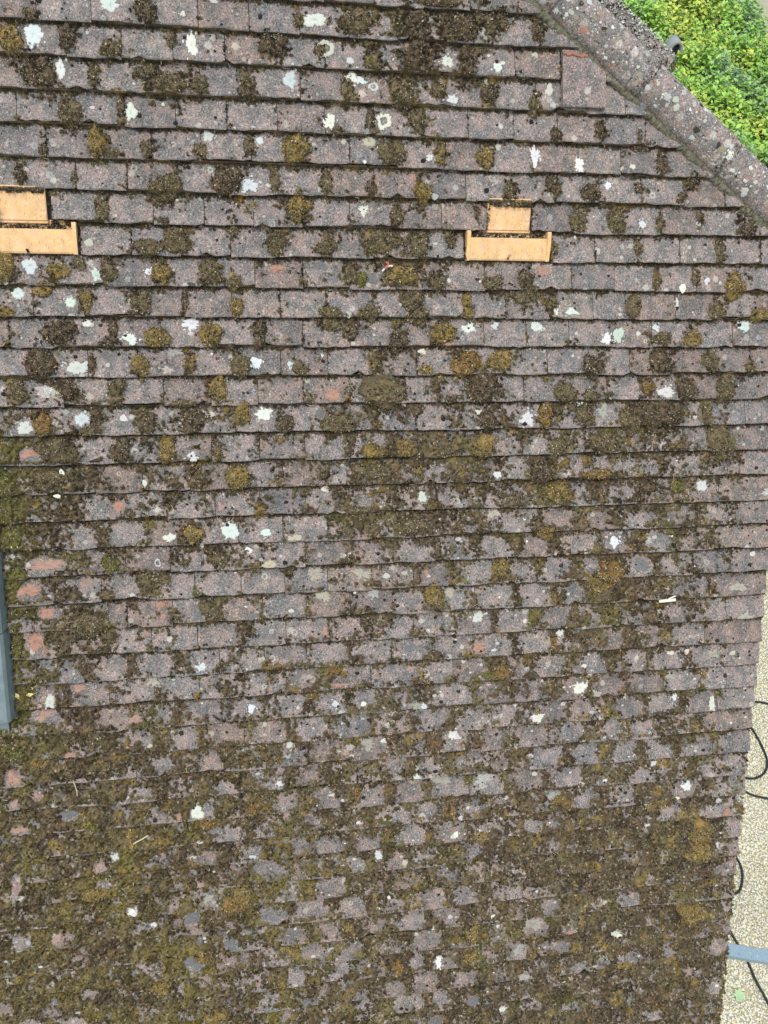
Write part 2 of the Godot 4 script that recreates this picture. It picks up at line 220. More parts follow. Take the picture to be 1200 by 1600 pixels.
func thing(called: String, at := Vector3.ZERO) -> Node3D:
	var o := Node3D.new()
	o.name = called
	o.position = at
	add_child(o, true)
	return o


func put(mesh: Mesh, called: String, m: Material, parent: Node, t := Transform3D.IDENTITY) -> MeshInstance3D:
	var o := MeshInstance3D.new()
	o.name = called
	o.mesh = mesh
	o.material_override = m
	o.transform = t
	parent.add_child(o, true)
	return o


func start() -> SurfaceTool:
	var st := SurfaceTool.new()
	st.begin(Mesh.PRIMITIVE_TRIANGLES)
	return st


func finish(st: SurfaceTool) -> ArrayMesh:
	st.generate_normals()
	return st.commit()


# a, b, c run counter-clockwise as seen from outside
func tri(st: SurfaceTool, a: Vector3, b: Vector3, c: Vector3) -> void:
	st.add_vertex(a)
	st.add_vertex(c)
	st.add_vertex(b)


func quad(st: SurfaceTool, a: Vector3, b: Vector3, c: Vector3, d: Vector3) -> void:
	tri(st, a, b, c)
	tri(st, a, c, d)


# a box with chamfered edges, axes given by a basis
func block(st: SurfaceTool, centre: Vector3, size: Vector3, b := Basis.IDENTITY, ch := 0.004) -> void:
	var h := size / 2.0
	ch = minf(ch, minf(h.x, minf(h.y, h.z)) * 0.6)
	st.set_smooth_group(-1)
	var dirs := [Vector3.RIGHT, Vector3.UP, Vector3.BACK]
	for ax in 3:
		var d: Vector3 = dirs[ax]
		var e: Vector3 = dirs[(ax + 1) % 3]
		var f: Vector3 = dirs[(ax + 2) % 3]
		var he := h[(ax + 1) % 3] - ch
		var hf := h[(ax + 2) % 3] - ch
		for s in [-1.0, 1.0]:
			var o: Vector3 = d * h[ax] * s
			var p := [o - e * he - f * hf, o + e * he - f * hf, o + e * he + f * hf, o - e * he + f * hf]
			if s < 0: p.reverse()
			quad(st, centre + b * p[0], centre + b * p[1], centre + b * p[2], centre + b * p[3])
		# chamfers along the axis e between faces d and f
		for s in [-1.0, 1.0]:
			for r in [-1.0, 1.0]:
				var o1: Vector3 = d * h[ax] * s + f * hf * r
				var o2: Vector3 = d * (h[ax] - ch) * s + f * h[(ax + 2) % 3] * r
				var p := [o1 - e * he, o2 - e * he, o2 + e * he, o1 + e * he]
				if s * r < 0: p.reverse()
				quad(st, centre + b * p[0], centre + b * p[1], centre + b * p[2], centre + b * p[3])


func tube(st: SurfaceTool, pts: PackedVector3Array, r: float, sides := 8) -> void:
	var rings := []
	for i in pts.size():
		var d := (pts[mini(i + 1, pts.size() - 1)] - pts[maxi(i - 1, 0)]).normalized()
		var x := d.cross(Vector3(0.3, 0.9, 0.31)).normalized()
		var y := x.cross(d).normalized()
		var ring := PackedVector3Array()
		for k in sides:
			var a := TAU * k / sides
			ring.append(pts[i] + (x * cos(a) + y * sin(a)) * r)
		rings.append(ring)
	for i in pts.size() - 1:
		for k in sides:
			var l := (k + 1) % sides
			quad(st, rings[i][k], rings[i + 1][k], rings[i + 1][l], rings[i][l])
	for k in sides - 2:
		tri(st, rings[0][0], rings[0][k + 1], rings[0][k + 2])
		tri(st, rings[-1][0], rings[-1][k + 2], rings[-1][k + 1])


func smooth_path(pts: Array, steps: int) -> PackedVector3Array:
	var out := PackedVector3Array()
	for i in pts.size() - 1:
		for k in steps:
			out.append((pts[i] as Vector3).cubic_interpolate(pts[i + 1], pts[maxi(i - 1, 0)], pts[mini(i + 2, pts.size() - 1)], float(k) / steps))
	out.append(pts[-1])
	return out


func paint(c: Color, rough := 0.9) -> StandardMaterial3D:
	var m := StandardMaterial3D.new()
	m.albedo_color = c.linear_to_srgb()
	m.roughness = rough
	m.metallic_specular = 0.35
	return m


func tinted(rough := 1.0) -> StandardMaterial3D:
	var m := StandardMaterial3D.new()
	m.vertex_color_use_as_albedo = true
	m.roughness = rough
	m.metallic_specular = 0.2
	return m


func jitter(c: Color, k: float) -> Color:
	var f := exp(rng.randf_range(-k, k))
	return Color(clampf(c.r * f * rng.randf_range(0.93, 1.07), 0, 0.95), clampf(c.g * f, 0, 0.95), clampf(c.b * f * rng.randf_range(0.9, 1.1), 0, 0.95))


# ---------------------------------------------------------------- the roof's shape
func hip_v(u: float) -> float:
	return -0.722 + 0.745 * (u + 1.094)


func course_of(v: float) -> int:
	return int(ceil(v / GAUGE))


# stand-off of the tile surface
func surf(_u: float, v: float) -> float:
	var s := v / GAUGE - floorf(v / GAUGE)
	if v > -GAUGE and v < 0.0 and (absf(_u + 1.194) < 0.082 or absf(_u + 2.886) < 0.082): return 0.0305
	return 0.001 + 0.025 * s


func pt(u: float, v: float, n: float) -> Vector3:
	return Vector3(u, -v, n)


func joint_start(i: int) -> float:
	return -0.18 if posmod(i, 2) == 1 else -0.266


func near_joint(u: float, i: int) -> float:
	var k := (joint_start(i) - u) / PACE
	if k < -0.5: return 1.0
	return absf(k - roundf(k)) * PACE


func moss_cover(u: float, v: float) -> float:
	var x := clampf((u + 3.5) / 0.17, 0.0, 20.999)
	var y := clampf((v + 1.0) / 0.2, 0.0, 23.999)
	var a := int(x)
	var b := int(y)
	var fx := x - a
	var fy := y - b
	var r0: String = MOSS_COVER[b]
	var r1: String = MOSS_COVER[b + 1]
	var top := lerpf(r0.unicode_at(a) - 48, r0.unicode_at(a + 1) - 48, fx)
	var low := lerpf(r1.unicode_at(a) - 48, r1.unicode_at(a + 1) - 48, fx)
	return lerpf(top, low, fy) / 9.0


# how much moss there is at a point: above 0 it grows
func moss_field(u: float, v: float) -> float:
	var i := course_of(v)
	var s := v / GAUGE - floorf(v / GAUGE)
	var d := moss_cover(u, v)
	# the upper courses carry the cushions that are placed one by one: there the mat itself is sparse
	var upper := clampf((0.75 - v) / 0.5, 0.0, 1.0)
	d = lerpf(d, d * 0.55, upper)
	var f := cover_noise.get_noise_2d(u, v * 1.25) * 0.62 + fine_noise.get_noise_2d(u, v) * 0.64
	f += (d - 0.5) * 0.98 - 0.18
	var mid := sin(s * PI)
	f += 0.13 * (0.55 - mid) + (0.16 if s < 0.14 else 0.0) - (0.85 if s > 0.93 else 0.0)
	var lee := 0.08 + 0.10 * fine_noise.get_noise_2d(u * 0.7, v * 2.0 + 7.0)
	if s < lee and cover_noise.get_noise_2d(u * 1.4, v * 3.0 + 50.0) > -0.42: f += 0.55
	var j := near_joint(u, i)
	f += 0.22 * exp(-j * j / 0.0006) - 0.05
	if u > -0.25: f -= 0.10 * clampf((u + 0.25) / 0.2, 0.0, 1.0) * clampf((2.6 - v) / 0.6, 0.0, 1.0)
	return f


# the mat swells into clumps a few centimetres across
func clump(u: float, v: float) -> float:
	return clampf((-clump_noise.get_noise_2d(u, v) - 0.52) * 2.0, -0.8, 1.0)


func moss_color(u: float, v: float) -> Color:
	var cv := cell_noise.get_noise_2d(u, v)
	var h := hue_noise.get_noise_2d(u, v) + 0.16 * cv
	var g := gold_noise.get_noise_2d(u, v) + 0.16 * fposmod(cv * 7.3, 1.0)
	var c := BROWN.lerp(OLIVE, clampf(0.45 + h * 1.3, 0.0, 1.0))
	var want_gold := clampf((g - 0.43) * 4.0, 0.0, 1.0)
	c = c.lerp(GOLD, want_gold * 0.8)
	if h > 0.40: c = c.lerp(GREEN, clampf((h - 0.40) * 3.0, 0.0, 0.5))
	if g < -0.42: c = c.lerp(RUST, clampf((-0.42 - g) * 3.0, 0.0, 0.5))
	# greener and more golden towards the eaves and away from the verge
	c = c.lerp(Color(0.190, 0.158, 0.044), 0.66 * clampf((v - 1.9) / 0.8, 0.0, 1.0) * clampf((-1.3 - u) / 0.9, 0.0, 1.0) * clampf(0.6 + h, 0.0, 1.0))
	if fposmod(cv * 5.1, 1.0) < 0.22: c = c.lerp(DARK, 0.55)
	c *= 0.72 + 0.55 * fposmod(cv * 3.7, 1.0)
	# the damp strip by the roof window is greener
	c = c.lerp(GREEN, 0.55 * clampf((-2.88 - u) / 0.12, 0.0, 1.0) * clampf((v - 0.55) / 0.2, 0.0, 1.0) * clampf((2.05 - v) / 0.3, 0.0, 1.0))
	return c


# ---------------------------------------------------------------- textures
func skin(size: int, metres: float, pale: float, seed_: int) -> Array:
	var blotch := FastNoiseLite.new()
	blotch.seed = seed_
	blotch.frequency = metres / size / 0.075
	blotch.fractal_octaves = 4
	var warm := FastNoiseLite.new()
	warm.seed = seed_ + 1
	warm.frequency = metres / size / 0.045
	warm.fractal_octaves = 3
	var b1 := blotch.get_seamless_image(size, size).get_data()
	var b2 := warm.get_seamless_image(size, size).get_data()
	var r := RandomNumberGenerator.new()
	r.seed = seed_
	var grain := PackedFloat32Array()
	grain.resize(size * size)
	for i in size * size:
		var x := r.randf()
		grain[i] = (x - 0.5) * 0.30 + (0.30 if x > 0.962 else 0.0) - (0.20 if x < 0.05 else 0.0)
	# granules two texels wide, pale crust spots and rings
	for k in int(size * size / 16.0):
		var p := r.randi_range(0, size * (size - 4) - 5)
		var g := r.randf_range(0.05, 0.42) if r.randf() < 0.52 else r.randf_range(-0.30, -0.08)
		var w := 2 if r.randf() < 0.75 else 3
		for y in w:
			for x in w:
				grain[p + y * size + x] += g * (0.7 if x + y == 0 or x + y == 4 else 1.0)
	var spots := PackedFloat32Array()
	spots.resize(size * size)
	for k in int(300 * pale):
		var cx := r.randi_range(12, size - 13)
		var cy := r.randi_range(12, size - 13)
		var rad := r.randf_range(1.2, 3.2) if r.randf() < 0.72 else r.randf_range(3.0, 8.0)
		var ring := r.randf() < 0.3 and rad > 2.5
		var a := r.randf_range(0.25, 0.85)
		for y in range(-int(rad) - 1, int(rad) + 2):
			for x in range(-int(rad) - 1, int(rad) + 2):
				var d := sqrt(float(x * x + y * y)) / rad + r.randf_range(-0.22, 0.22)
				if d < 1.0 and (not ring or d > 0.55):
					spots[(cy + y) * size + cx + x] = maxf(spots[(cy + y) * size + cx + x], a)
	var out := PackedByteArray()
	out.resize(size * size * 3)
	var high := PackedByteArray()
	high.resize(size * size)
	for i in size * size:
		var t := smoothstep(0.30, 0.68, b1[i] / 255.0)
		var w := smoothstep(0.40, 0.75, b2[i] / 255.0)
		var f := 0.98 + clampf(grain[i], -0.42, 0.12)
		var cr := lerpf(111.0, 139.0, t) * f
		var cg := lerpf(109.5, 128.5, t) * f
		var cb := lerpf(109.5, 126.0, t) * f
		cr = lerpf(cr, cr * 1.06 + 2.0, w * 0.6)
		cb = lerpf(cb, cb * 0.96, w * 0.6)
		var gp := clampf(grain[i] * 1.5, 0.0, 0.75)
		cr = lerpf(cr, 190.0, gp)
		cg = lerpf(cg, 186.0, gp)
		cb = lerpf(cb, 182.0, gp)
		var s := spots[i]
		cr = lerpf(cr, 205.0, s * 0.8)
		cg = lerpf(cg, 206.0, s * 0.8)
		cb = lerpf(cb, 196.0, s * 0.8)
		out[i * 3] = clampi(int(cr), 0, 255)
		out[i * 3 + 1] = clampi(int(cg), 0, 255)
		out[i * 3 + 2] = clampi(int(cb), 0, 255)
		high[i] = clampi(int(128.0 + grain[i] * 160.0 + s * 30.0), 0, 255)
	var bump := Image.create_from_data(size, size, false, Image.FORMAT_L8, high)
	bump.convert(Image.FORMAT_RGBA8)
	bump.bump_map_to_normal_map(2.0)
	return [ImageTexture.create_from_image(Image.create_from_data(size, size, false, Image.FORMAT_RGB8, out)), ImageTexture.create_from_image(bump)]


func skin_material(maps: Array, tint := Color.WHITE) -> StandardMaterial3D:
	var m := StandardMaterial3D.new()
	m.albedo_texture = maps[0]
	m.albedo_color = tint
	m.vertex_color_use_as_albedo = true
	m.normal_enabled = true
	m.normal_texture = maps[1]
	m.normal_scale = 0.7
	m.roughness = 0.93
	m.metallic_specular = 0.3
	return m


func _ready() -> void:
	rng.seed = 4711
	# ------------------------------------------------ camera, sky, sun, exposure
	var th := deg_to_rad(PITCH)
	roof_at = Transform3D(Basis(Vector3(1, 0, 0), Vector3(0, sin(th), -cos(th)), Vector3(0, cos(th), sin(th))), Vector3(0, TOP_Y, 0))
	cam = Camera3D.new()
	cam.name = "camera"
	cam.fov = 58.38
	cam.near = 0.1
	cam.far = 900.0
	var eye := Vector3(-2.2391, 7.8900, 2.7534)
	cam.transform = Transform3D(Basis.IDENTITY, eye).looking_at(eye + Vector3(0.168339, -0.790380, -0.589034), Vector3(0.03146, 0.601565, -0.798204))
	add_child(cam)
	var env := Environment.new()
	env.background_mode = Environment.BG_SKY
	var sky := ProceduralSkyMaterial.new()
	sky.sky_top_color = Color(0.80, 0.83, 0.87)
	sky.sky_horizon_color = Color(0.86, 0.88, 0.90)
	sky.sky_curve = 0.25
	sky.ground_bottom_color = Color(0.30, 0.30, 0.26)
	sky.ground_horizon_color = Color(0.55, 0.56, 0.54)
	sky.sky_energy_multiplier = 1.0
	env.sky = Sky.new()
	env.sky.sky_material = sky
	env.tonemap_mode = Environment.TONE_MAPPER_LINEAR
	env.tonemap_exposure = 1.55
	env.sdfgi_enabled = true
	env.ssao_enabled = true
	env.ssil_enabled = true
	var we := WorldEnvironment.new()
	we.name = "world_environment"
	we.environment = env
	add_child(we)
	var sun := DirectionalLight3D.new()
	sun.name = "sun"
	sun.light_energy = 0.5
	sun.light_color = Color(1.0, 0.97, 0.92)
	sun.light_angular_distance = 14.0
	sun.shadow_enabled = true
	sun.transform = Transform3D(Basis.IDENTITY, Vector3(0, 20, 0)).looking_at(Vector3(0, 20, 0) + Vector3(0.30, -1.0, -0.42), Vector3(0, 0, -1))
	add_child(sun)

	cover_noise.seed = 11
	cover_noise.frequency = 8.5
	cover_noise.fractal_octaves = 3
	fine_noise.seed = 12
	fine_noise.frequency = 42.0
	fine_noise.fractal_octaves = 2
	hue_noise.seed = 13
	hue_noise.frequency = 3.4
	hue_noise.fractal_octaves = 3
	clump_noise.seed = 15
	clump_noise.noise_type = FastNoiseLite.TYPE_CELLULAR
	clump_noise.cellular_return_type = FastNoiseLite.RETURN_DISTANCE
	clump_noise.frequency = 24.0
	clump_noise.fractal_type = FastNoiseLite.FRACTAL_NONE
	cell_noise.seed = 15
	cell_noise.noise_type = FastNoiseLite.TYPE_CELLULAR
	cell_noise.cellular_return_type = FastNoiseLite.RETURN_CELL_VALUE
	cell_noise.frequency = 24.0
	cell_noise.fractal_type = FastNoiseLite.FRACTAL_NONE
	gold_noise.seed = 14
	gold_noise.frequency = 9.0
	gold_noise.fractal_octaves = 2

	var tile_maps := skin(1024, 1.65, 2.4, 5)
	var ridge_maps := skin(512, 0.85, 2.6, 9)
	M.tile = skin_material(tile_maps)
	M.ridge = skin_material(ridge_maps)
	M.moss = tinted()
	M.deck = paint(Color(0.13, 0.12, 0.11))

	build_ground()
	build_house()
	build_tiles()
	build_vents()
	build_ridge()
	build_window()
	build_moss()
	build_crusts()
	build_litter()
	build_hedge()
	build_cable_and_beam()


# ---------------------------------------------------------------- ground
func build_ground() -> void:
	var size := 512
	var r := RandomNumberGenerator.new()
	r.seed = 31
	var img := Image.create(size, size, false, Image.FORMAT_RGB8)
	for y in size:
		for x in size:
			var g := r.randf_range(0.55, 1.0)
			img.set_pixel(x, y, Color(0.80 * g, 0.78 * g, 0.67 * g))
	var m := StandardMaterial3D.new()
	m.albedo_texture = ImageTexture.create_from_image(img)
	m.uv1_triplanar = true
	m.uv1_world_triplanar = true
	m.uv1_scale = Vector3(0.5, 0.5, 0.5)
	m.roughness = 0.95
	var plane := PlaneMesh.new()
	plane.size = Vector2(800, 800)
	var g := put(plane, "ground", m, self)
	tag(g, "cream gravelled ground below the tiled roof", "ground", "", "structure")
	# the pebbles that lie on it where the eye can tell them apart
	var st := start()
	st.set_smooth_group(0)
	var ico := []
	for k in 6:
		ico.append(Vector3(cos(TAU * k / 6.0), rng.randf_range(-0.2, 0.2), sin(TAU * k / 6.0) * 0.8) * rng.randf_range(0.85, 1.1))
	var up := Vector3(0.08, 0.62, -0.05)
	for k in 6:
		var a: Vector3 = ico[k]
		var b: Vector3 = ico[(k + 1) % 6]
		var am := (a + up) * 0.62 + Vector3(0, 0.12, 0)
		var bm := (b + up) * 0.62 + Vector3(0, 0.12, 0)
		quad(st, a, am, bm, b)
		tri(st, am, up, bm)
	var pebble := finish(st)
	var spots: Array[Transform3D] = []
	var tints := PackedColorArray()
	var z := -3.0
	while z < 3.8:
		var x := 0.5
		while x < 5.6:
			var q := Vector3(x + rng.randf_range(-0.012, 0.012), rng.randf_range(-0.002, 0.008), z + rng.randf_range(-0.012, 0.012))
			var s := rng.randf_range(0.0055, 0.0125)
			var bs := Basis(Vector3.UP, rng.randf() * TAU) * Basis(Vector3.RIGHT, rng.randf_range(-0.4, 0.4))
			spots.append(Transform3D(bs.scaled(Vector3(s, s * rng.randf_range(0.7, 1.1), s)), q))
			var t := rng.randf()
			var c := Color(0.68, 0.66, 0.54)
			if t < 0.06: c = Color(0.42, 0.41, 0.35)
			elif t < 0.20: c = Color(0.60, 0.54, 0.36)
			elif t < 0.38: c = Color(0.68, 0.67, 0.60)
			tints.append(jitter(c, 0.16))
			x += 0.0150
		z += 0.0150
	many("gravel", pebble, spots, tints, tinted(0.85), self, "cream and pale grey pebbles loosely covering the ground beside the verge", "gravel")
	# a few shed yellow leaves among them
	var lst := start()
	leaf_shape(lst, 1.0)
	var leaf := finish(lst)
	var ls: Array[Transform3D] = []
	var lt := PackedColorArray()
	for k in 70:
		var q := Vector3(rng.randf_range(1.3, 3.9), 0.018, rng.randf_range(-2.6, 2.9))
		var s := rng.randf_range(0.02, 0.045)
		ls.append(Transform3D((Basis(Vector3.UP, rng.randf() * TAU) * Basis(Vector3.RIGHT, rng.randf_range(-0.3, 0.3))).scaled(Vector3.ONE * s), q))
		lt.append(jitter(Color(0.66, 0.58, 0.16) if rng.randf() < 0.7 else Color(0.45, 0.25, 0.12), 0.2))
	many("leaf_litter", leaf, ls, lt, tinted(0.8), self, "small yellow leaves shed over the pale gravel", "leaves")


func many(called: String, mesh: Mesh, spots: Array[Transform3D], tints: PackedColorArray, m: Material, parent: Node, label := "", category := "", t := Transform3D.IDENTITY) -> MultiMeshInstance3D:
	var mm := MultiMesh.new()
	mm.transform_format = MultiMesh.TRANSFORM_3D
	mm.use_colors = true
	mm.mesh = mesh
	mm.instance_count = spots.size()
	for i in spots.size():
		mm.set_instance_transform(i, spots[i])
		mm.set_instance_color(i, tints[i])
	var o := MultiMeshInstance3D.new()
	o.name = called
	o.multimesh = mm
	o.material_override = m
	o.transform = t
	parent.add_child(o, true)
	tag(o, label, category, "", "stuff")
	return o


# a small pointed leaf folded along its rib, lying in x-z, one unit long
func leaf_shape(st: SurfaceTool, len_: float, wide := 0.30) -> void:
	st.set_smooth_group(0)
	var a := Vector3(0, 0, -0.5) * len_
	var b := Vector3(0, -0.06, 0.02) * len_
	var c := Vector3(0, -0.03, 0.5) * len_
	var l := Vector3(-wide, 0.05, -0.05) * len_
	var r := Vector3(wide, 0.05, -0.05) * len_
	tri(st, a, l, b)
	tri(st, l, c, b)
	tri(st, a, b, r)
	tri(st, b, c, r)


# ---------------------------------------------------------------- the house under the tiles
func build_house() -> void:
	house = thing("house")
	tag(house, "steep house roof of weathered clay tiles thick with moss and lichen", "house")
	var deck := start()
	deck.set_smooth_group(-1)
	# underlay sheet with thickness, cut along the diagonal ridge
	var outline := [Vector2(-4.4, -1.9), Vector2(-2.68, -1.9), Vector2(-0.13, 0.0), Vector2(-0.035, 0.0), Vector2(-0.035, 4.25), Vector2(-4.4, 4.25)]
	var n1 := -0.012
	var n0 := -0.10
	var top := PackedVector3Array()
	var low := PackedVector3Array()
	for p in outline:
		top.append(pt(p.x, p.y, n1))
		low.append(pt(p.x, p.y, n0))
	for k in range(1, 5):
		tri(deck, top[0], top[k + 1], top[k])
		tri(deck, low[0], low[k], low[k + 1])
	for k in 6:
		var l := (k + 1) % 6
		quad(deck, low[k], top[k], top[l], low[l])
	put(finish(deck), "roof_underlay", M.deck, house, roof_at)
	# gable wall under the verge, eaves wall and the canted wall under the diagonal ridge
	var wall := paint(Color(0.42, 0.36, 0.29))
	var y_of := func(v: float) -> float: return TOP_Y - v * sin(deg_to_rad(PITCH))
	var z_of := func(v: float) -> float: return v * cos(deg_to_rad(PITCH))
	var st := start()
	st.set_smooth_group(-1)
	var prof := [Vector2(z_of.call(0.0), 0.0), Vector2(z_of.call(4.05), 0.0), Vector2(z_of.call(4.05), y_of.call(4.05) - 0.15), Vector2(z_of.call(0.0), y_of.call(0.0) - 0.15)]
	for k in 4:
		var l := (k + 1) % 4
		quad(st, Vector3(-0.1, prof[k].y, prof[k].x), Vector3(-0.1, prof[l].y, prof[l].x), Vector3(-0.32, prof[l].y, prof[l].x), Vector3(-0.32, prof[k].y, prof[k].x))
	quad(st, Vector3(-0.1, prof[0].y, prof[0].x), Vector3(-0.1, prof[3].y, prof[3].x), Vector3(-0.1, prof[2].y, prof[2].x), Vector3(-0.1, prof[1].y, prof[1].x))
	quad(st, Vector3(-0.32, prof[0].y, prof[0].x), Vector3(-0.32, prof[1].y, prof[1].x), Vector3(-0.32, prof[2].y, prof[2].x), Vector3(-0.32, prof[3].y, prof[3].x))
	put(finish(st), "gable_wall", wall, house)
	var ew := start()
	block(ew, Vector3(-2.37, (y_of.call(4.05) - 0.15) / 2.0, z_of.call(4.05) - 0.11), Vector3(4.06, y_of.call(4.05) - 0.15, 0.215), Basis.IDENTITY, 0.01)
	put(finish(ew), "eaves_wall", wall, house)
	# canted wall: its top follows the ridge line
	var cw := start()
	cw.set_smooth_group(-1)
	var a: Vector3 = roof_at * pt(-0.12, 0.0, -0.12)
	var b: Vector3 = roof_at * pt(-2.68, -1.9, -0.12)
	var back := Vector3(-0.16, 0, 0.12)
	var p := [Vector3(a.x, 0, a.z), a, b, Vector3(b.x, 0, b.z)]
	quad(cw, p[0], p[3], p[2], p[1])
	quad(cw, p[0] + back, p[1] + back, p[2] + back, p[3] + back)
	quad(cw, p[1], p[2], p[2] + back, p[1] + back)
	put(finish(cw), "canted_wall", wall, house)
	# mortar bed under the verge tiles
	var vm := start()
	for k in 42:
		var v := 0.02 + k * 0.1
		block(vm, pt(-0.045, v + 0.05, -0.018), Vector3(0.05, 0.1, 0.02), Basis.IDENTITY, 0.004)
	put(finish(vm), "verge_mortar", paint(Color(0.30, 0.28, 0.24)), house, roof_at)


# one tile: exposed length plus a little under the course above; positions are relative to o
func tile(st: SurfaceTool, o: Vector3, u0: float, u1: float, v0: float, v1: float, lift: float, skew: float, tint: Color, shift: Vector2, hip: bool, chip := 0.0) -> void:
	var cols := 6
	var rows := 4
	var thick := 0.0200
	var vs := [v0 - 0.026, (v0 + v1) * 0.5, v1 - 0.004, v1]
	var g := []
	var tops := PackedColorArray()
	var pink := Color(1.06, 0.995, 0.96)
	var e0 := rng.randf()
	var e1 := rng.randf()
	var mid_u := (u0 + u1) * 0.5
	var nick := rng.randi_range(0, cols)
	for c in cols + 1:
		var x := float(c) / cols
		var u := lerpf(u0, u1, x)
		if c == 0: u += 0.0012
		if c == cols: u -= 0.0012
		var camber := 0.0022 * (1.0 - pow(2.0 * x - 1.0, 2.0))
		var ragged := rng.randf_range(-0.0024, 0.0024) + (chip if c == nick else 0.0)
		var col := []
		for r in rows:
			var v: float = vs[r] + skew * (u - mid_u)
			if r >= 2: v -= ragged + (absf(x - 0.5) * 2.0 > 0.99 as bool as int) * 0.0015
			if hip: v = maxf(v, hip_v(u))
			var s := (v - v0) / (v1 - v0)
			var n := 0.001 + 0.025 * s + lift * clampf(s, 0.0, 1.0) + camber
			if r == 3: n -= 0.0028
			col.append(pt(u, v, n))
		g.append(col)
		var edge := maxf(clampf(1.0 - x * 3.2, 0, 1) * e0, clampf(1.0 - (1.0 - x) * 3.2, 0, 1) * e1)
		tops.append(Color(tint.r * lerpf(1.0, pink.r, edge), tint.g * lerpf(1.0, pink.g, edge), tint.b * lerpf(1.0, pink.b, edge)))
	for c in cols:
		for r in rows - 1:
			st.set_smooth_group(1 if r < 2 else 2)
			var ids := [[c, r + 1], [c + 1, r + 1], [c + 1, r], [c, r], ]
			var order := [0, 2, 1, 0, 3, 2]
			for k in order:
				var i: Array = ids[k]
				var p: Vector3 = g[i[0]][i[1]]
				st.set_color(tops[i[0]])
				st.set_uv(Vector2(p.x + shift.x, -p.y + shift.y) / 1.65)
				st.add_vertex(p - o)
		# tail face
		st.set_smooth_group(-1)
		var a: Vector3 = g[c][3]
		var b: Vector3 = g[c + 1][3]
		var dn := Vector3(0, 0.0015, -thick + 0.002)
		for p in [a, b, b + dn, a, b + dn, a + dn]:
			st.set_color(tops[c])
			st.set_uv(Vector2(p.x + shift.x, p.z + shift.y) / 1.65)
			st.add_vertex(p - o)
	for side in [0, cols]:
		for r in rows - 1:
			var a: Vector3 = g[side][r]
			var b: Vector3 = g[side][r + 1]
			var dn := Vector3(0, 0, -thick)
			var f := [a, b, b + dn, a, b + dn, a + dn] if side == 0 else [a, b + dn, b, a, a + dn, b + dn]
			for p in f:
				st.set_color(tops[side])
				st.set_uv(Vector2(-p.y + shift.x, p.z + shift.y) / 1.65)
				st.add_vertex(p - o)


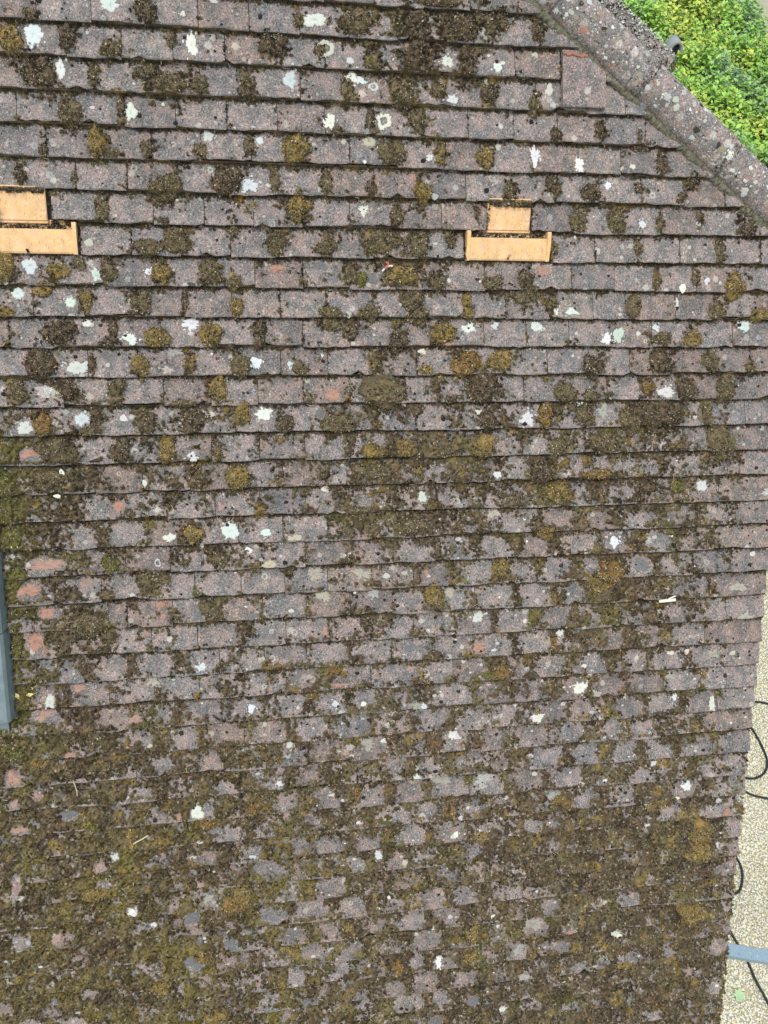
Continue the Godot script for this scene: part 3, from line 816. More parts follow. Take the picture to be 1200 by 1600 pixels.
func build_tiles() -> void:
	var list := []
	var inv := cam.transform.affine_inverse()
	var half_y := tan(deg_to_rad(cam.fov / 2.0))
	for i in range(-16, 42):
		var v1 := i * GAUGE
		var v0 := v1 - GAUGE
		var right := -0.002
		var first := true
		var k := 0
		while right > -4.35:
			var left := joint_start(i) - k * PACE if first or k > 0 else 0.0
			var u0 := joint_start(i) - k * PACE + rng.randf_range(-0.003, 0.003)
			var u1 := right
			first = false
			k += 1
			right = u0
			var hip := false
			# the diagonal ridge cuts the courses above the verge
			var end := -1.094 + (v1 + 0.722) / 0.745
			if v1 <= 0.08:
				if u0 > end - 0.012: continue
				u1 = minf(u1, end - 0.004)
				hip = v0 - 0.03 < hip_v(u1)
			# places taken by the vents
			if i == 0 and ((u0 > -1.30 and u0 < -1.24) or (u0 > -2.99 and u0 < -2.92)): continue
			if i == 1 and ((u0 > -1.39 and u0 < -1.16) or (u0 > -3.08 and u0 < -2.85)): continue
			var taller := i == -5 and u0 < -0.98 and u0 > -1.06
			list.append([i, u0, u1, v0, v1, hip, taller])
	var picks := []
	for e in list:
		var p: Vector3 = inv * (roof_at * pt((e[1] + e[2]) / 2, (e[3] + e[4]) / 2, 0))
		var sx := absf(p.x / -p.z) / (half_y * 0.75)
		var sy := absf(p.y / -p.z) / half_y
		var seen: bool = sx < 1.02 and sy < 1.02
		var score := p.length() * (1.0 + 0.9 * moss_cover((e[1] + e[2]) / 2, e[4])) * (1.0 if seen else 100.0) / sqrt((e[2] - e[1]) / PACE)
		picks.append(score)
	var sorted := picks.duplicate()
	sorted.sort()
	var limit: float = sorted[297]
	var field := start()
	for k in list.size():
		var e: Array = list[k]
		var v: float = e[4]
		var shade := exp(rng.randf_range(-0.26, 0.16))
		var warm := rng.randf_range(-0.06, 0.07)
		var tint := Color(shade * (1.0 + warm), shade, shade * (1.0 - warm * 0.8))
		var lift := rng.randf_range(0.0, 0.0045)
		var skew := rng.randf_range(-0.026, 0.026)
		var slip := rng.randf_range(-0.0035, 0.0045) + cover_noise.get_noise_2d((e[1] + e[2]) * 0.12, v * 5.0) * 0.008
		var chip := rng.randf_range(0.004, 0.014) if rng.randf() < 0.3 else 0.0
		var shift := Vector2(rng.randf_range(-0.8, 0.8), rng.randf_range(-0.8, 0.8))
		if e[6]:
			var o := pt((e[1] + e[2]) / 2, v, 0)
			var rt := start()
			tile(rt, o, e[1] + 0.002, e[2] - 0.004, v - 0.072, v + 0.094, 0.0, 0.0, Color(0.95, 0.92, 0.93), shift, true)
			var big := put(finish(rt), "roof_tile", M.tile, house, roof_at * Transform3D(Basis.IDENTITY, o + Vector3(0, 0, 0.0250)))
			tag(big, "slipped tile lying over the course below, its broken orange head bare")
			var lip := start()
			for c in 7:
				var x: float = lerpf(e[1] + 0.010, e[1] + 0.086, c / 6.0)
				block(lip, pt(x, v - 0.086 + rng.randf_range(0.0, 0.006) + (0.004 if c > 4 else 0.0), 0.004 + rng.randf_range(0, 0.002)), Vector3(0.016, rng.randf_range(0.006, 0.013), 0.006), Basis(Vector3.BACK, rng.randf_range(-0.2, 0.2)), 0.003)
			put(finish(lip), "broken_edge", paint(Color(0.33, 0.15, 0.105)), big, Transform3D(Basis.IDENTITY, -o))
			continue
		if picks[k] <= limit:
			var o := pt((e[1] + e[2]) / 2, v, 0)
			var st := start()
			tile(st, o, e[1], e[2], e[3] + slip, v + slip, lift, skew, tint, shift, e[5], chip)
			put(finish(st), "roof_tile", M.tile, house, roof_at * Transform3D(Basis.IDENTITY, o))
		else:
			tile(field, Vector3.ZERO, e[1], e[2], e[3] + slip, v + slip, lift, skew, tint, shift, e[5], chip)
	var rest := put(finish(field), "roof_tile", M.tile, house, roof_at)
	tag(rest, "the remaining roof tiles, smaller and deeper in moss", "", "", "stuff")


# ---------------------------------------------------------------- ventilation tiles
func build_vents() -> void:
	var size := 256
	var img := Image.create(size, size, false, Image.FORMAT_RGB8)
	var nz := FastNoiseLite.new()
	nz.seed = 3
	nz.frequency = 0.02
	nz.fractal_octaves = 3
	var r := RandomNumberGenerator.new()
	r.seed = 77
	for y in size:
		for x in size:
			var f := 1.0 + nz.get_noise_2d(x, y) * 0.10 + r.randf_range(-0.03, 0.03)
			img.set_pixel(x, y, Color(0.845 * f, 0.700 * f, 0.525 * f * (1.0 + nz.get_noise_2d(y, x) * 0.12)))
	for k in 420:  # scuffs and grit caught on the clay
		var x := r.randi_range(4, size - 12)
		var y := r.randi_range(4, size - 12)
		var slant := r.randf_range(-1.0, 1.0)
		for q in r.randi_range(1, 7):
			img.fill_rect(Rect2i(clampi(x + int(q * slant * 0.6), 0, 253), y + q, 2, 1), Color(0.70, 0.53, 0.35) if slant < 0.3 else Color(0.95, 0.86, 0.72))
	var m := StandardMaterial3D.new()
	m.albedo_texture = ImageTexture.create_from_image(img)
	m.uv1_triplanar = true
	m.uv1_scale = Vector3.ONE * 3.2
	m.roughness = 0.75
	m.metallic_specular = 0.35
	M.buff = m
	for k in 2:
		var uc: float = [-1.194, -2.886][k]
		var vent := Node3D.new()
		vent.name = "ventilation_tile"
		vent.transform = roof_at * Transform3D(Basis.IDENTITY, pt(uc, 0.05, 0.0))
		house.add_child(vent, true)
		tag(vent, ["buff clay ventilation tile with its whole hood in view, below the ridge", "buff clay ventilation tile cut by the picture's edge, far from the ridge"][k])
		# the cover tile of the course above, its top edge hidden by ragged moss
		var st := start()
		block(st, Vector3(0, 0.106, 0.016), Vector3(0.163, 0.112, 0.013), Basis(Vector3.RIGHT, 0.13), 0.003)
		put(finish(st), "cover_tile", m, vent)
		var st2 := start()
		block(st2, Vector3(0.0, 0.050, 0.006), Vector3(0.165, 0.016, 0.009), Basis.IDENTITY, 0.002)
		put(finish(st2), "cover_lip", m, vent)
		# the hood: a plate that rises towards its upper edge, leaving a dark slot behind it
		var hd := start()
		hd.set_smooth_group(-1)
		var w: float = [0.155, 0.170][k]
		var pr := [Vector2(-0.056, 0.004), Vector2(-0.056, 0.020), Vector2(-0.050, 0.024), Vector2(0.022, 0.031), Vector2(0.024, 0.025), Vector2(-0.04, 0.004)]
		for j in pr.size():
			var a: Vector2 = pr[j]
			var b: Vector2 = pr[(j + 1) % pr.size()]
			quad(hd, Vector3(-w, a.x, a.y), Vector3(w, a.x, a.y), Vector3(w, b.x, b.y), Vector3(-w, b.x, b.y))
		for s in [-1.0, 1.0]:
			for j in range(1, pr.size() - 1):
				var t := [Vector3(w * s, pr[0].x, pr[0].y), Vector3(w * s, pr[j].x, pr[j].y), Vector3(w * s, pr[j + 1].x, pr[j + 1].y)]
				if s < 0: tri(hd, t[0], t[1], t[2])
				else: tri(hd, t[0], t[2], t[1])
		put(finish(hd), "hood", m, vent)
		for s in [-1.0, 1.0]:
			var ck := start()
			ck.set_smooth_group(-1)
			var x0: float = s * (w - 0.0095)
			var x1: float = s * (w + 0.004)
			var o := [Vector2(-0.0575, 0.0), Vector2(-0.0575, 0.0225), Vector2(0.0, 0.037), Vector2(0.040, 0.039), Vector2(0.047, 0.036), Vector2(0.047, 0.0)]
			for j in o.size():
				var a: Vector2 = o[j]
				var b: Vector2 = o[(j + 1) % o.size()]
				if s > 0: quad(ck, Vector3(x0, a.x, a.y), Vector3(x1, a.x, a.y), Vector3(x1, b.x, b.y), Vector3(x0, b.x, b.y))
				else: quad(ck, Vector3(x1, a.x, a.y), Vector3(x0, a.x, a.y), Vector3(x0, b.x, b.y), Vector3(x1, b.x, b.y))
			for j in range(1, o.size() - 1):
				for x in [x0, x1]:
					var t := [Vector3(x, o[0].x, o[0].y), Vector3(x, o[j].x, o[j].y), Vector3(x, o[j + 1].x, o[j + 1].y)]
					if x < minf(x0, x1) + 0.001: tri(ck, t[0], t[1], t[2])
					else: tri(ck, t[0], t[2], t[1])
			put(finish(ck), "side_cheek", m, vent)
		var bt := start()
		block(bt, Vector3(0, 0.0, -0.0035), Vector3(0.31, 0.11, 0.006), Basis.IDENTITY, 0.001)
		put(finish(bt), "slot_floor", m, vent)
		# old moss and grit caught in the slot
		var db := start()
		db.set_smooth_group(-1)
		for j in 420:
			var c := jitter([DARK, BROWN, ASH][rng.randi() % 3], 0.4)
			spike(db, Vector3(rng.randf_range(-0.14, 0.14), rng.randf_range(0.012, 0.04), rng.randf_range(0.0, 0.007)), rng.randf_range(0.004, 0.010), c)
		put(finish(db), "slot_debris", M.moss, vent)


# ---------------------------------------------------------------- moss
# a three-sided crumb of moss standing on p, leaning at random; z is away from the roof
func spike(st: SurfaceTool, p: Vector3, s: float, c: Color) -> void:
	var a := rng.randf() * TAU
	var lean := Vector3(rng.randf_range(-0.7, 0.7), rng.randf_range(-0.7, 0.7), rng.randf_range(0.5, 1.1)) * s
	var w := s * rng.randf_range(0.35, 0.6)
	var b := []
	for k in 3:
		b.append(p + Vector3(cos(a + TAU * k / 3.0) * w, sin(a + TAU * k / 3.0) * w, -0.2 * s))
	st.set_color(c)
	for k in 3:
		tri(st, b[k], b[(k + 1) % 3], p + lean)


func cushion(u: float, v: float, ru: float, rv: float, col: Color, mixed: Color, st: SurfaceTool, o: Vector3) -> void:
	var high := minf(ru, rv) * 0.62 + 0.006
	var rings := 5
	var sides := 18
	var ph := rng.randf() * 40.0
	var edge := PackedFloat32Array()
	for k in sides:
		var a := TAU * k / sides
		edge.append(1.0 + fine_noise.get_noise_3d(cos(a) * 0.014 + ph, sin(a) * 0.014, ph) * 0.62 + rng.randf_range(-0.13, 0.13))
	var g := []
	for r in rings + 1:
		var ring := []
		for k in sides:
			var a := TAU * k / sides
			var q := float(r) / rings
			var uu := u + cos(a) * ru * q * edge[k]
			var vv := v + sin(a) * rv * q * edge[k]
			var n := surf(uu, vv)
			var lump := fine_noise.get_noise_2d(uu * 1.2, vv * 1.2) * 0.35
			n = lerpf(maxf(n, surf(u, v) * 0.7), n, q) + high * sqrt(maxf(0.0, 1.0 - q * q)) * (0.85 + lump) - (0.004 if r == rings else 0.0)
			ring.append(pt(uu, vv, n) - o)
		g.append(ring)
	st.set_smooth_group(-1)
	for r in rings:
		for k in sides:
			var l := (k + 1) % sides
			st.set_color(jitter(col.lerp(BROWN, 0.35), 0.3))
			if r == 0: tri(st, g[0][0], g[1][l], g[1][k])
			else:
				tri(st, g[r][k], g[r][l], g[r + 1][k])
				tri(st, g[r][l], g[r + 1][l], g[r + 1][k])
	# crumbs all over it
	var many_ := int(clampf(ru * rv * PI / 0.000018, 30, 620))
	for j in many_:
		var a := rng.randf() * TAU
		var q := sqrt(rng.randf()) * 1.04
		var k := int(a / TAU * sides) % sides
		var uu := u + cos(a) * ru * q * edge[k]
		var vv := v + sin(a) * rv * q * edge[k]
		var n := lerpf(maxf(surf(uu, vv), surf(u, v) * 0.7), surf(uu, vv), minf(q, 1.0)) + high * sqrt(maxf(0.0, 1.0 - q * q)) * 0.9
		var t := rng.randf()
		var patch := hue_noise.get_noise_2d(uu * 6.0, vv * 6.0)
		var c := col.lerp(mixed, clampf(0.5 + patch * 1.6, 0.0, 1.0))
		if t < 0.10: c = STRAW
		elif t < 0.23: c = ASH
		elif t < 0.38: c = DARK
		spike(st, pt(uu, vv, n) - o, rng.randf_range(0.0035, 0.0085), jitter(c, 0.5))


func build_moss() -> void:
	# the cushions that can be told apart, each where it grows
	var kinds := [[CUSHIONS_BROWN, BROWN, DARK], [CUSHIONS_OLIVE, OLIVE, BROWN], [CUSHIONS_GOLD, GOLD, OLIVE], [CUSHIONS_RUST, RUST, GOLD], [CUSHIONS_GREEN, GREEN, OLIVE]]
	for kd in kinds:
		for e: Vector4 in kd[0]:
			var st := start()
			var o := pt(e.x / 1000.0, e.y / 1000.0, 0.0)
			cushion(e.x / 1000.0, e.y / 1000.0, e.z / 1000.0, e.w / 1000.0, kd[1], kd[2], st, o)
			put(finish(st), "moss_cushion", M.moss, house, roof_at * Transform3D(Basis.IDENTITY, o))
	# the mat: a lumpy skin over the tiles wherever the field says so
	var cell := 0.0058
	var nu := int(3.62 / cell)
	var nv := int(5.28 / cell)
	var f := PackedFloat32Array()
	f.resize((nu + 1) * (nv + 1))
	for b in nv + 1:
		for a in nu + 1:
			var u := -3.62 + a * cell
			var v := -1.02 + b * cell
			f[b * (nu + 1) + a] = moss_field(u, v) if v > hip_v(u) + 0.02 and u < -0.004 and not (v > -0.085 and v < 0.098 and (absf(u + 1.194) < (0.088 if v < 0.0 else 0.172) or absf(u + 2.886) < (0.088 if v < 0.0 else 0.172))) else -1.0
	# ragged skirts of moss round the cushions, creeping down to the tails of the tiles
	for list in [CUSHIONS_BROWN, CUSHIONS_OLIVE, CUSHIONS_GOLD, CUSHIONS_RUST]:
		for e: Vector4 in list:
			var p := e / 1000.0
			for b in range(maxi(0, int((p.y - p.w * 1.9 + 1.02) / cell)), mini(nv, int((p.y + p.w * 2.3 + 1.02) / cell)) + 1):
				for a in range(maxi(0, int((p.x - p.z * 2.2 + 3.62) / cell)), mini(nu, int((p.x + p.z * 2.2 + 3.62) / cell)) + 1):
					var q := Vector2((-3.62 + a * cell - p.x) / p.z, (-1.02 + b * cell - p.y) / p.w)
					if q.y > 0: q.y *= 0.8
					var i := b * (nu + 1) + a
					if f[i] > -0.95: f[i] += (0.42 if p.y < 0.25 else 0.28) * clampf((2.0 - q.length()) / 1.1, 0.0, 1.0)
	# tile faces, lichens and clay that the moss has left bare
	var bare := [[BARE_TILE, 0.55], [LICHEN_MINT, 2.0], [LICHEN_WHITE, 2.0], [LICHEN_RING, 2.0], [LICHEN_CREAM, 2.0], [LICHEN_PALE, 1.0], [LICHEN_SLATE, 1.0], [BARE_CLAY, 2.0]]
	for kd in bare:
		for e: Vector4 in kd[0]:
			var p := e / 1000.0
			for b in range(maxi(0, int((p.y - p.w * 1.2 + 1.02) / cell)), mini(nv, int((p.y + p.w * 1.2 + 1.02) / cell)) + 1):
				for a in range(maxi(0, int((p.x - p.z * 1.2 + 3.62) / cell)), mini(nu, int((p.x + p.z * 1.2 + 3.62) / cell)) + 1):
					var q := Vector2((-3.62 + a * cell - p.x) / p.z, (-1.02 + b * cell - p.y) / p.w)
					var far := pow(pow(absf(q.x), 3.0) + pow(absf(q.y), 3.0), 1.0 / 3.0)
					f[b * (nu + 1) + a] -= float(kd[1]) * clampf((1.2 - far) / (0.65 if kd[1] < 0.6 else 0.35), 0.0, 1.0)
	var verts := PackedVector3Array()
	var cols := PackedColorArray()
	var idx := PackedInt32Array()
	var at := PackedInt32Array()
	at.resize(f.size())
	at.fill(-1)
	var spots: Array[Transform3D] = []
	var tints := PackedColorArray()
	for b in nv:
		for a in nu:
			var i := b * (nu + 1) + a
			var m := maxf(maxf(f[i], f[i + 1]), maxf(f[i + nu + 1], f[i + nu + 2]))
			if m <= 0.0: continue
			var u := -3.62 + a * cell
			var v := -1.02 + b * cell
			for q in [i, i + 1, i + nu + 1, i + nu + 2]:
				if at[q] >= 0: continue
				at[q] = verts.size()
				var qa: int = q % (nu + 1)
				var qb: int = q / (nu + 1)
				var uu := -3.62 + qa * cell
				var vv := -1.02 + qb * cell
				var s := vv / GAUGE - floorf(vv / GAUGE)
				var base := surf(uu, vv)
				var thick := -0.003
				if f[q] > 0.0: thick = 0.0015 + 0.0105 * minf(f[q] * 2.2, 1.0) * (1.0 + clump(uu, vv)) * (0.30 if s < 0.15 else 1.0) + rng.randf_range(-0.0012, 0.0018)
				verts.append(pt(uu, vv, base + thick))
				cols.append(jitter(moss_color(uu, vv).lerp(BROWN, 0.25), 0.28))
			idx.append_array([at[i], at[i + nu + 1], at[i + 1], at[i + 1], at[i + nu + 1], at[i + nu + 2]])
			# crumbs
			if f[i] > -0.01 and rng.randf() < 0.80:
				var uu := u + rng.randf() * cell
				var vv := v + rng.randf() * cell
				var n := surf(uu, vv) + 0.002 + 0.0095 * clampf(f[i] * 2.2, 0.0, 1.0) * (1.0 + clump(uu, vv)) * (0.30 if vv / GAUGE - floorf(vv / GAUGE) < 0.15 else 1.0)
				var t := rng.randf()
				var c := moss_color(uu, vv)
				if t < 0.075: c = STRAW
				elif t < 0.15: c = ASH
				elif t < 0.25: c = DARK
				var s := rng.randf_range(0.0035, 0.0085)
				var bs := Basis(Vector3.BACK, rng.randf() * TAU) * Basis(Vector3.RIGHT, rng.randf_range(-0.5, 0.5))
				spots.append(Transform3D(bs.scaled(Vector3.ONE * s), pt(uu, vv, n)))
				tints.append(jitter(c, 0.36))
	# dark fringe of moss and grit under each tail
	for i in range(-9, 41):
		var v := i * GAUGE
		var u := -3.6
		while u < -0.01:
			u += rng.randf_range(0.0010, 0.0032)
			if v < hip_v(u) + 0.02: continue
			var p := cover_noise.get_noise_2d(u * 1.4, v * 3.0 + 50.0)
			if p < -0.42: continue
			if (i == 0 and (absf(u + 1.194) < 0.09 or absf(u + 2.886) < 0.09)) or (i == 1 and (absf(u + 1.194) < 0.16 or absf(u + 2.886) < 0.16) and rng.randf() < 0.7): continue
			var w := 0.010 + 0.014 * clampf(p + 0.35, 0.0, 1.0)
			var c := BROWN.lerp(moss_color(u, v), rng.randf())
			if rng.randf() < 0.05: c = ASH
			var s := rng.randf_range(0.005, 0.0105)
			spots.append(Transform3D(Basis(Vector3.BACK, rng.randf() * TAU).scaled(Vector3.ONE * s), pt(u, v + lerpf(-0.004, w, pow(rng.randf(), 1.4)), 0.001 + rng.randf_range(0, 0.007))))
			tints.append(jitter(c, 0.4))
		# crumbs caught in the joints
	for i in range(-9, 41):
		for k in 21:
			var u := joint_start(i) - k * PACE
			if rng.randf() < 0.4: continue
			for j in rng.randi_range(6, 26):
				var v := (i - 1) * GAUGE + GAUGE * pow(rng.randf(), 0.6)
				if v < hip_v(u) + 0.02: continue
				spots.append(Transform3D(Basis(Vector3.BACK, rng.randf() * TAU).scaled(Vector3.ONE * rng.randf_range(0.004, 0.008)), pt(u + rng.randf_range(-0.005, 0.005), v, surf(u, v) + rng.randf_range(-0.002, 0.003))))
				tints.append(jitter(DARK.lerp(OLIVE, rng.randf() * 0.6), 0.35))
	var arrays := []
	arrays.resize(Mesh.ARRAY_MAX)
	arrays[Mesh.ARRAY_VERTEX] = verts
	arrays[Mesh.ARRAY_COLOR] = cols
	arrays[Mesh.ARRAY_INDEX] = idx
	var ms := SurfaceTool.new()
	ms.create_from_arrays(arrays)
	ms.generate_normals()
	var mat := put(ms.commit(), "moss_mat", M.moss, house, roof_at)
	tag(mat, "brown and olive moss matted over the tiles", "", "", "stuff")
	var cs := start()
	cs.set_smooth_group(-1)
	for k in 4:
		var a := TAU * k / 4.0 + 0.3
		var base := Vector3(cos(a) * 0.35, sin(a) * 0.35, 0)
		var lean: Vector3 = base * [1.6, 0.9, 1.9, 1.2][k] + Vector3(0, 0, [0.9, 1.1, 0.6, 0.8][k])
		var b := []
		for j in 3:
			b.append(base + Vector3(cos(a + TAU * j / 3.0), sin(a + TAU * j / 3.0), 0) * 0.42 + Vector3(0, 0, -0.25))
		cs.set_color(Color.WHITE)
		for j in 3:
			tri(cs, b[j], b[(j + 1) % 3], lean)
	print("crumbs ", spots.size(), " mat tris ", idx.size() / 3)
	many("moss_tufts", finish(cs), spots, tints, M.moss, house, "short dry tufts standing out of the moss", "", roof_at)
	# dry stalks and pine-needle litter lying in the moss
	var ss := start()
	block(ss, Vector3.ZERO, Vector3(1.0, 0.09, 0.07), Basis.IDENTITY, 0.02)
	var sp: Array[Transform3D] = []
	var sc := PackedColorArray()
	for k in 5200:
		var u := rng.randf_range(-3.55, -0.02)
		var v := rng.randf_range(-0.9, 4.2)
		if v < hip_v(u) + 0.03 or moss_field(u, v) < 0.05: continue
		var s := rng.randf_range(0.006, 0.018)
		sp.append(Transform3D((Basis(Vector3.BACK, rng.randf() * TAU) * Basis(Vector3.UP, rng.randf_range(-0.5, 0.5))).scaled(Vector3.ONE * s), pt(u, v, surf(u, v) + 0.016)))
		sc.append(jitter(STRAW, 0.45))
	many("dry_stalks", finish(ss), sp, sc, M.moss, house, "thin straw-coloured stalks caught in the moss", "", roof_at)


# ---------------------------------------------------------------- lichen and bare clay
func patch(st: SurfaceTool, o: Vector3, u: float, v: float, ru: float, rv: float, c: Color, n0: float, ring := false, rough := 0.5, sides := 40) -> void:
	var ph := rng.randf() * 60.0
	var e := PackedFloat32Array()
	for k in sides:
		var a := TAU * k / sides
		e.append(clampf(1.0 + fine_noise.get_noise_3d(cos(a) * 0.016 + ph, sin(a) * 0.016, ph * 1.7) * rough * 0.85 + fine_noise.get_noise_3d(cos(a) * 0.09 + ph, sin(a) * 0.09, ph) * rough * 0.5 + rng.randf_range(-0.14, 0.10), 0.45, 1.4))
	st.set_smooth_group(0)
	var steps := [0.0, 0.45, 0.8, 1.0] if not ring else [0.50, 0.66, 0.88, 1.0]
	var p := []
	for q in steps:
		var row := []
		for k in sides:
			var a := TAU * k / sides
			var uu: float = u + cos(a) * ru * q * e[k]
			var vv: float = v + sin(a) * rv * q * e[k]
			vv = clampf(vv, (course_of(v) - 1) * GAUGE + 0.003, course_of(v) * GAUGE - 0.001)
			var n := surf(uu, vv) + n0 + (0.0016 if q < 0.95 else -0.0012) - (0.0026 if ring and q < 0.6 else 0.0)
			row.append(pt(uu, vv, n + rng.randf_range(-0.0003, 0.0003)) - o)
		p.append(row)
	for r in steps.size() - 1:
		for k in sides:
			var l := (k + 1) % sides
			for t in [[p[r][k], p[r][l], p[r + 1][k]], [p[r][l], p[r + 1][l], p[r + 1][k]]]:
				st.set_color(jitter(c, 0.10 + 0.12 * float(rough > 0.85)))
				tri(st, t[0], t[1], t[2])


func on_vent(u: float, v: float) -> bool:
	var x := minf(absf(u + 1.194), absf(u + 2.886))
	return v > -0.11 and v < 0.11 and x < (0.09 if v < 0.0 else 0.17)


func build_crusts() -> void:
	var m := tinted(0.95)
	var kinds := [
		[LICHEN_MINT, Color(0.52, 0.575, 0.55), "lichen_patch", false, 0.55], [LICHEN_WHITE, Color(0.56, 0.58, 0.55), "lichen_patch", false, 0.8], [LICHEN_PALE, Color(0.33, 0.32, 0.285), "lichen_patch", false, 1.0], [LICHEN_RING, Color(0.50, 0.53, 0.50), "lichen_patch", true, 0.4],
		[LICHEN_CREAM, Color(0.44, 0.42, 0.32), "lichen_patch", false, 0.5], [LICHEN_SLATE, Color(0.150, 0.155, 0.162), "dark_lichen_patch", false, 0.9], [BARE_CLAY, Color(0.36, 0.205, 0.155), "bare_clay_patch", false, 1.05]]
	for kd in kinds:
		for e: Vector4 in kd[0]:
			var st := start()
			var o := pt(e.x / 1000.0, e.y / 1000.0, 0.0)
			var c: Color = kd[1]
			if kd[2] == "bare_clay_patch": c = c.lerp(Color(0.34, 0.25, 0.215), rng.randf())
			if kd[2] == "lichen_patch": c = jitter(c, 0.12)
			var k_: float = 0.80 if kd[2] == "bare_clay_patch" else 0.92
			patch(st, o, e.x / 1000.0, e.y / 1000.0, e.z * k_ / 1000.0, e.w * k_ / 1000.0, c, 0.0038 if kd[2] != "lichen_patch" else 0.0046, kd[3], kd[4])
			if kd[2] != "dark_lichen_patch" and not kd[3]:
				for k in rng.randi_range(2, 6):
					var a := rng.randf() * TAU
					var q := rng.randf_range(1.05, 1.5)
					var g := rng.randf_range(0.08, 0.22)
					patch(st, o, (e.x + cos(a) * e.z * q) / 1000.0, (e.y + sin(a) * e.w * q) / 1000.0, e.z * g / 1000.0, e.w * g / 1000.0, c, 0.0042, false, 0.6, 14)
			put(finish(st), kd[2], m, house, roof_at * Transform3D(Basis.IDENTITY, o))
	# small black lumps and pale specks, by the hundred
	var bs := start()
	bs.set_smooth_group(0)
	for k in 7:
		var a := TAU * k / 7.0
		var b := TAU * (k + 1) / 7.0
		var r1 := 1.0 + 0.18 * sin(k * 2.4)
		var r2 := 1.0 + 0.18 * sin(((k + 1) % 7) * 2.4)
		bs.set_color(Color.WHITE)
		quad(bs, Vector3(cos(a) * r1, sin(a) * r1, -0.3), Vector3(cos(b) * r2, sin(b) * r2, -0.3), Vector3(cos(b) * 0.6, sin(b) * 0.6, 0.42), Vector3(cos(a) * 0.6, sin(a) * 0.6, 0.42))
		tri(bs, Vector3(cos(a) * 0.6, sin(a) * 0.6, 0.42), Vector3(cos(b) * 0.6, sin(b) * 0.6, 0.42), Vector3(0, 0, 0.55))
	var lump := finish(bs)
	var spots: Array[Transform3D] = []
	var tints := PackedColorArray()
	var pale: Array[Transform3D] = []
	var pale_tints := PackedColorArray()
	for k in 5200:
		var u := rng.randf_range(-3.5, -0.015)
		var v := rng.randf_range(-0.95, 4.2)
		if v < hip_v(u) + 0.04: continue
		var s := v / GAUGE - floorf(v / GAUGE)
		if s < 0.1 or s > 0.95 or on_vent(u, v): continue
		var cl := cover_noise.get_noise_2d(u * 1.1 + 9.0, v * 1.1)
		var want := 0.22 + 0.34 * clampf((v - 0.2) / 1.2, 0.0, 1.0) * clampf((u + 3.2) / 1.4, 0.0, 1.0) + cl * 0.45
		if rng.randf() > want: continue
		var r := rng.randf_range(0.0032, 0.0062) if rng.randf() < 0.8 else rng.randf_range(0.006, 0.0105)
		spots.append(Transform3D(Basis(Vector3.BACK, rng.randf() * TAU).scaled(Vector3(r, r * rng.randf_range(0.75, 1.1), r * 0.7)), pt(u, v, surf(u, v) + 0.0055)))
		tints.append(jitter(Color(0.030, 0.026, 0.024), 0.3))
	for k in 6500:
		var u := rng.randf_range(-3.5, -0.015)
		var v := rng.randf_range(-0.95, 4.2)
		if v < hip_v(u) + 0.04: continue
		var s := v / GAUGE - floorf(v / GAUGE)
		if s < 0.08 or s > 0.94 or on_vent(u, v): continue
		var want := 0.10 + 0.30 * clampf((v - 0.8) / 1.0, 0.0, 1.0) * clampf((u + 2.6) / 1.2, 0.0, 1.0)
		if rng.randf() > want: continue
		var r := rng.randf_range(0.003, 0.008) if rng.randf() < 0.75 else rng.randf_range(0.008, 0.016)
		pale.append(Transform3D(Basis(Vector3.BACK, rng.randf() * TAU).scaled(Vector3(r, r * rng.randf_range(0.7, 1.2), 0.0018)), pt(u, v, surf(u, v) + 0.0038)))
		pale_tints.append(jitter(Color(0.40, 0.39, 0.36).lerp(Color(0.62, 0.62, 0.57), pow(rng.randf(), 2.0)), 0.15))
	many("black_lichen_spots", lump, spots, tints, m, house, "small black lichen lumps dotted over the tiles", "", roof_at)
	many("pale_lichen_spots", lump, pale, pale_tints, m, house, "small pale grey lichen crusts dotted over the tiles", "", roof_at)


